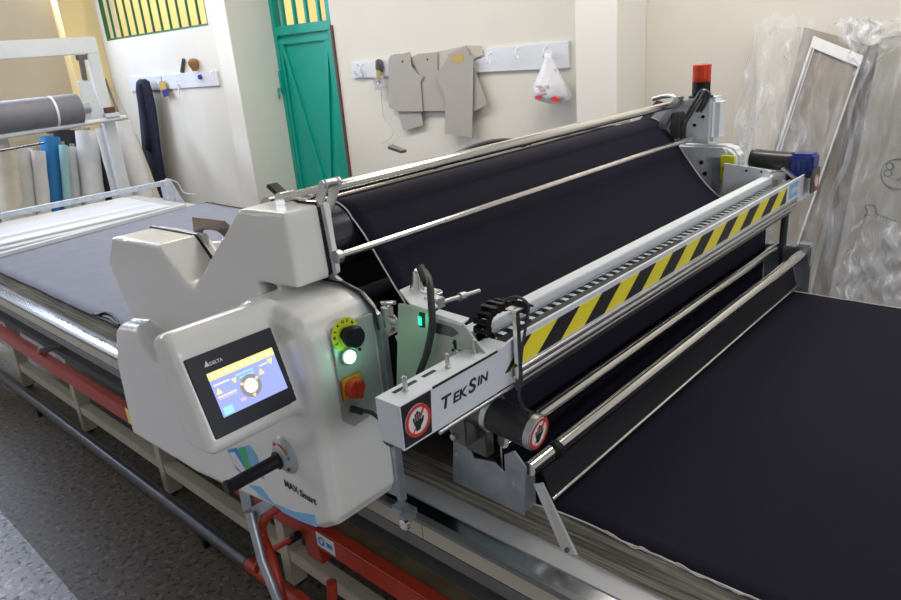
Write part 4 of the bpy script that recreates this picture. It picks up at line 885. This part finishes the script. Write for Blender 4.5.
# bundle of tape and wire
tb2 = thing('cable_bundle', 'tangled bundle of tape, clips and wire at the left end of the far rack', 'bundle', P(380, 70, 'y', 3.56))
b = bm_(); lathe(b, P(379.5, 68, 'y', 3.56), (0, 0, 1), [(-.03, .02), (.0, .03), (.05, .024), (.06, .012)], 12); obj('spool', b, 'dsteel', tb2)
b = bm_(); lathe(b, P(379.5, 77, 'y', 3.55), (0, 0, 1), [(-.04, .012), (.0, .022), (.045, .018)], 10); obj('tape_roll', b, 'cork', tb2)
b = bm_()
for k in range(7):
    q = P(379.5, 83, 'y', 3.55); tube(b, smooth_path([q+Vector((.05*math.cos(k+j*1.3), -.01*k*.3, .045*math.sin(k*1.7+j*1.3))) for j in range(5)], 4), .003, 5)
obj('clip_ring', b, 'tape', tb2)
b = bm_(); tube(b, smooth_path([P(u, v, 'y', 3.575) for u, v in ((381, 88), (382, 105), (384, 118), (391, 126), (393, 134), (387, 141), (381, 143))], 5), .0022, 5); obj('hanging_thread', b, 'cable', tb2)
b = bm_(); tube(b, smooth_path([P(u, v, 'y', 3.57) for u, v in ((357, 64), (361, 70), (363, 76), (358, 77), (354, 71))], 4), .004, 6); obj('wire_hook', b, 'galv', tb2)
# shopping bag
bg = thing('shopping_bag', 'white plastic shopping bag with red print hanging from the far wall rack', 'bag', P(550, 90, 'y', 3.52))
secs = []
for i, (u0, u1, v, dy) in enumerate([(546, 550, 53, .008), (544, 552, 60, .012), (542, 555, 66, .02), (539, 559, 74, .035), (536, 563, 82, .05), (533.5, 567, 89, .06), (532.5, 569, 95, .062), (534, 570, 98.5, .055), (540, 566, 101.5, .035), (550, 560, 104, .01)]):
    a = P(u0, v, 'y', 3.51); c = P(u1, v, 'y', 3.51); ring = []
    for k in range(32):
        t = 2*PI*k/32; w = 1+.06*math.sin(t*7+i*.7)*min(1, i/3); ring.append(((a.x+c.x)/2+math.cos(t)*(c.x-a.x)/2*w, 3.515+math.sin(t)*dy*w, a.z))
    secs.append(ring)
obj('bag_body', loft(bm_(), secs), 'bagw', bg, edge=False)
b = bm_(); tube(b, smooth_path([P(547, 68, 'y', 3.50), P(546, 56, 'y', 3.54), P(549, 51, 'y', 3.56), P(552, 57, 'y', 3.54), P(555, 70, 'y', 3.50)], 5), .009, 8, flat=.5); obj('bag_handle', b, 'bagw', bg)
b = bm_(); 
for u, v, w_ in ((536, 86, 5), (539, 89, 6), (545, 86, 4), (537, 93, 9)): prism(b, [P(u, v, 'y', 3.452), P(u+w_, v-.8, 'y', 3.452), P(u+w_+.5, v+1.0, 'y', 3.452), P(u+.5, v+2, 'y', 3.452)], (0, -.001, 0), mi=1)
prism(b, [P(u, v, 'y', 3.455) for u, v in [(535, 96), (541, 95), (541, 99), (536, 99)]], (0, -.002, 0)); prism(b, [P(u, v, 'y', 3.452) for u, v in [(551, 98), (555, 96), (560, 99), (559, 102), (552, 102)]], (0, -.002, 0)); obj('red_print', b, ['signr', 'pinkp'], bg, edge=False)

# ================================================================== WRAPPED BOARDS ON THE RIGHT
def board(name, label, corners, m, th=.010, border=None, bm_m='signw'):
    tl, tr, br_, bl = [P(u, v, 'y', y) for u, v, y in corners]
    tl, tr, br_, bl = tl, tr, br_, tl+(br_-tr)*((bl-tl).length/(br_-tr).length)
    k = lambda a, c: a+(c-a)*((a.z-.01)/(a.z-c.z)); bl, br_ = k(tl, bl), k(tr, br_)
    o = thing(name, label, 'board', ((tl.x+tr.x)/2, tl.y, 0), 'boards leaning on the far wall')
    b = bm_(); prism(b, [tl, tr, br_, bl], (0, th, 0), .001); obj('panel', b, m, o)
    if border:
        b = bm_(); W = (tr-tl).length; u = (tr-tl)/W; d = (bl-tl).normalized(); H = (bl-tl).length
        def seg(s0, s1, x0, x1): prism(b, [tl+u*x0+d*s0, tl+u*x1+d*s0, tl+u*x1+d*s1, tl+u*x0+d*s1], (0, -.010, 0), .001)
        seg(0, .045, 0, W); seg(.045, H, 0, .009); seg(.045, H, W-.007, W); seg(.046, H, .016, .020); obj('white_border', b, bm_m, o)
    return o, (tl, tr, bl, br_)
board('cardboard_board', 'tall brown board showing round the white-bordered board, wrapped in plastic', [(804, 27, 3.46), (869, 45, 3.46), (800, 310, 3.14), (712, 310, 3.14)], 'card2')
board('framed_board', 'tilted brown board with a bright white border under clear plastic', [(814, 36, 3.42), (864, 56, 3.42), (776, 310, 3.10), (722, 310, 3.10)], 'card2', border=True)
board('dark_board', 'dark grey board strip between the white-bordered board and the wide cardboard', [(868, 46, 3.48), (893, 40, 3.48), (830, 310, 3.16), (800, 310, 3.16)], 'card4')
board('pale_board', 'pale board leftmost of the wrapped boards leaning by the wall', [(758, 31, 3.54), (800, 27, 3.54), (790, 310, 3.2), (745, 310, 3.2)], 'tan')
wb, cs = board('cardboard_board', 'wide grey-brown cardboard board on the right with a pen-drawn circle', [(881, 38, 3.43), (1010, 20, 3.43), (940, 330, 3.11), (806, 310, 3.11)], 'card3')
b = bm_()
yk = lambda u, v: P(u, v, 'y', 3.30)
def pen(pts): tube(b, smooth_path(pts, 4), .0022, 5)
cc_ = [yk(898+17*math.cos(t*PI/8), 174+15*math.sin(t*PI/8)) for t in range(17)]; pen(cc_)
pen([yk(890+3.5*math.cos(t*PI/4), 166+3.3*math.sin(t*PI/4)) for t in range(9)]); pen([yk(888+4*math.cos(t*PI/4), 173+3.2*math.sin(t*PI/4)) for t in range(9)])
pen([yk(897, 181), yk(900, 178), yk(904, 180), yk(901, 185)])
pen([yk(858, 226), yk(862, 219), yk(867, 213), yk(865, 207), yk(868, 205), yk(874, 206), yk(876, 212), yk(871, 216), yk(868, 214)]); pen([yk(875, 213), yk(885, 217), yk(896, 221)])
mk = obj('pen_marks', b, 'ink', wb, edge=False)
def plane_y(wbpts):
    tl, tr, bl, br_ = wbpts; n = (tr-tl).cross(bl-tl); return tl, n
tl_, nn = plane_y(cs)
for v in mk.data.vertices:                                        # lay the pen strokes onto the leaning board
    w = v.co+worigin(mk); y = tl_.y-((w.x-tl_.x)*nn.x+(w.z-tl_.z)*nn.z)/nn.y-.003
    o_ = Vector((0, 0, CZ)); s = (y-o_.y)/(w.y-o_.y); w2 = o_+(w-o_)*s; v.co = w2-worigin(mk)
b = bm_(); o = obj('dark_wedge', prism(b, [(u.x, u.y, u.z) for u in (yk(876, 282), yk(890, 276), yk(901, 278), yk(901, 290), yk(882, 288))], (0, .03, 0)), 'dsteel', None, (-.5, 3.3, .7)); tag(o, 'dark angular piece at the foot of the wide cardboard board', 'offcut')
# plastic sheeting draped over the boards
def drape(name, label, px_top, px_bot, y_top, y_bot, m, seed, nu=40, nv=46, amp=.02):
    b = bm_(); g = []; rnd = random.Random(seed); ph = [rnd.uniform(0, 6) for _ in range(8)]
    def along(px, t):
        s = t*(len(px)-1); i = min(int(s), len(px)-2); f = s-i; return (px[i][0]*(1-f)+px[i+1][0]*f, px[i][1]*(1-f)+px[i+1][1]*f)
    for j in range(nv+1):
        s = j/nv; row = []
        for i in range(nu+1):
            t = i/nu; y = y_top+(y_bot-y_top)*s
            A = P(*along(px_top, t), 'y', y_top); B_ = P(*along(px_bot, t), 'y', y_bot)
            p = A.lerp(B_, s)
            w = math.sin(t*31+ph[0]+2.5*math.sin(s*3+ph[1]))*.45+math.sin(t*57+s*5+ph[2])*.3+math.sin(t*13-s*9+ph[3])*.5+math.sin(s*23+t*8+ph[4])*.25
            edge = math.sin(t*40+ph[5])*.012+rnd.uniform(-.006, .006) if j in (0,) else 0
            p += Vector((math.sin(s*19+ph[6])*.008*(1 if 0 < i < nu else 2), w*amp-.01, edge)); row.append(b.verts.new(p))
        g.append(row)
    for j in range(nv):
        for i in range(nu):
            f = b.faces.new((g[j][i], g[j][i+1], g[j+1][i+1], g[j+1][i])); f.smooth = True
    o = obj(name, b, m, None, (-1, 3.2, 1), edge=False); tag(o, label, 'plastic sheet'); return o
drape('plastic_sheet', 'crumpled clear plastic sheeting draped over the left wrapped boards', [(756, 24), (775, 14), (800, 18), (840, 22), (880, 20)], [(705, 300), (740, 300), (775, 300), (800, 300), (815, 300)], 3.30, 3.02, 'film', 4)
drape('plastic_sheet', 'loose inner layer of plastic hanging from the top left corner of the boards', [(752, 40), (765, 26), (790, 24), (812, 28)], [(728, 185), (752, 190), (780, 185), (800, 180)], 3.27, 3.12, 'film2', 11, amp=.018)
drape('plastic_sheet', 'bunched clear plastic gathered along the tops of the boards on the right', [(838, 22), (860, 17), (880, 21), (915, 18)], [(858, 75), (868, 78), (880, 60), (915, 40)], 3.22, 3.17, 'film2', 21, amp=.018)
drape('plastic_sheet', 'cloudy plastic wrapping over the wide right cardboard board', [(868, 35), (885, 25), (900, 22), (960, 18)], [(812, 300), (850, 305), (880, 305), (960, 315)], 3.20, 2.96, 'film', 8, amp=.014)
drape('plastic_sheet', 'bunched clear plastic lying low in front of the wide cardboard board', [(860, 215), (872, 213), (890, 220), (925, 224)], [(836, 300), (860, 303), (890, 305), (930, 308)], 3.02, 2.92, 'film2', 31, amp=.03)

# ================================================================== LIGHT
def area(name, loc, target, sx, sy, energy, col):
    l = bpy.data.lights.new(name, 'AREA'); l.shape = 'RECTANGLE'; l.size = sx; l.size_y = sy; l.energy = energy; l.color = col
    o = bpy.data.objects.new(name, l); C.objects.link(o); o.location = loc
    o.rotation_euler = (Vector(target)-Vector(loc)).to_track_quat('-Z', 'Y').to_euler(); return o
area('skylight_left', (-7.90, 1.15, 2.84), (-4, 1.4, .9), 3.4, .46, 120, (.68, .79, 1.0))         # high window in the end wall
area('window_near', (-5.5, -2.9, 2.5), (-5.0, 3, 1.2), 4.0, 1.0, 30, (.86, .90, 1.0))                # windows behind the operator
area('ceiling_tube', (-4.4, 2.2, 3.12), (-4.4, 2.2, 0), 3.0, .4, 46, (1, .95, .86))
area('ceiling_tube', (-1.2, 2.6, 3.12), (-1.2, 2.6, 0), 2.5, .4, 44, (1, .95, .87))
area('fill_right', (3.3, .9, 2.5), (-1.0, 2.4, 1.1), 3.0, 1.0, 62, (.90, .94, 1.0))                # unseen fill light added to brighten the faces turned right
area('daylight_outside', (-8.0, 4.2, 4.4), (-8.4, 5.2, 2.2), 9, .6, 330, (1, .93, .76))
l = bpy.data.lights.new('start_lamp_glow', 'POINT'); l.energy = .035; l.color = (.1, 1, .45); l.shadow_soft_size = .012
o = bpy.data.objects.new('start_lamp_glow', l); C.objects.link(o); o.location = g_+Vector((.03, 0, 0))
l = bpy.data.lights.new('bracket_lamp_glow', 'POINT'); l.energy = .006; l.color = (.05, 1, .4); l.shadow_soft_size = .005
o = bpy.data.objects.new('bracket_lamp_glow', l); C.objects.link(o); o.location = P(420, 321, 'y', .828)
w = bpy.data.worlds.new('world'); bpy.context.scene.world = w; w.use_nodes = True
w.node_tree.nodes['Background'].inputs[0].default_value = (.80, .88, 1.0, 1); w.node_tree.nodes['Background'].inputs[1].default_value = .35
vs = bpy.context.scene.view_settings; vs.view_transform = 'Standard'; vs.look = 'None'; vs.gamma = 1; vs.exposure = 0.0; vs.use_curve_mapping = False
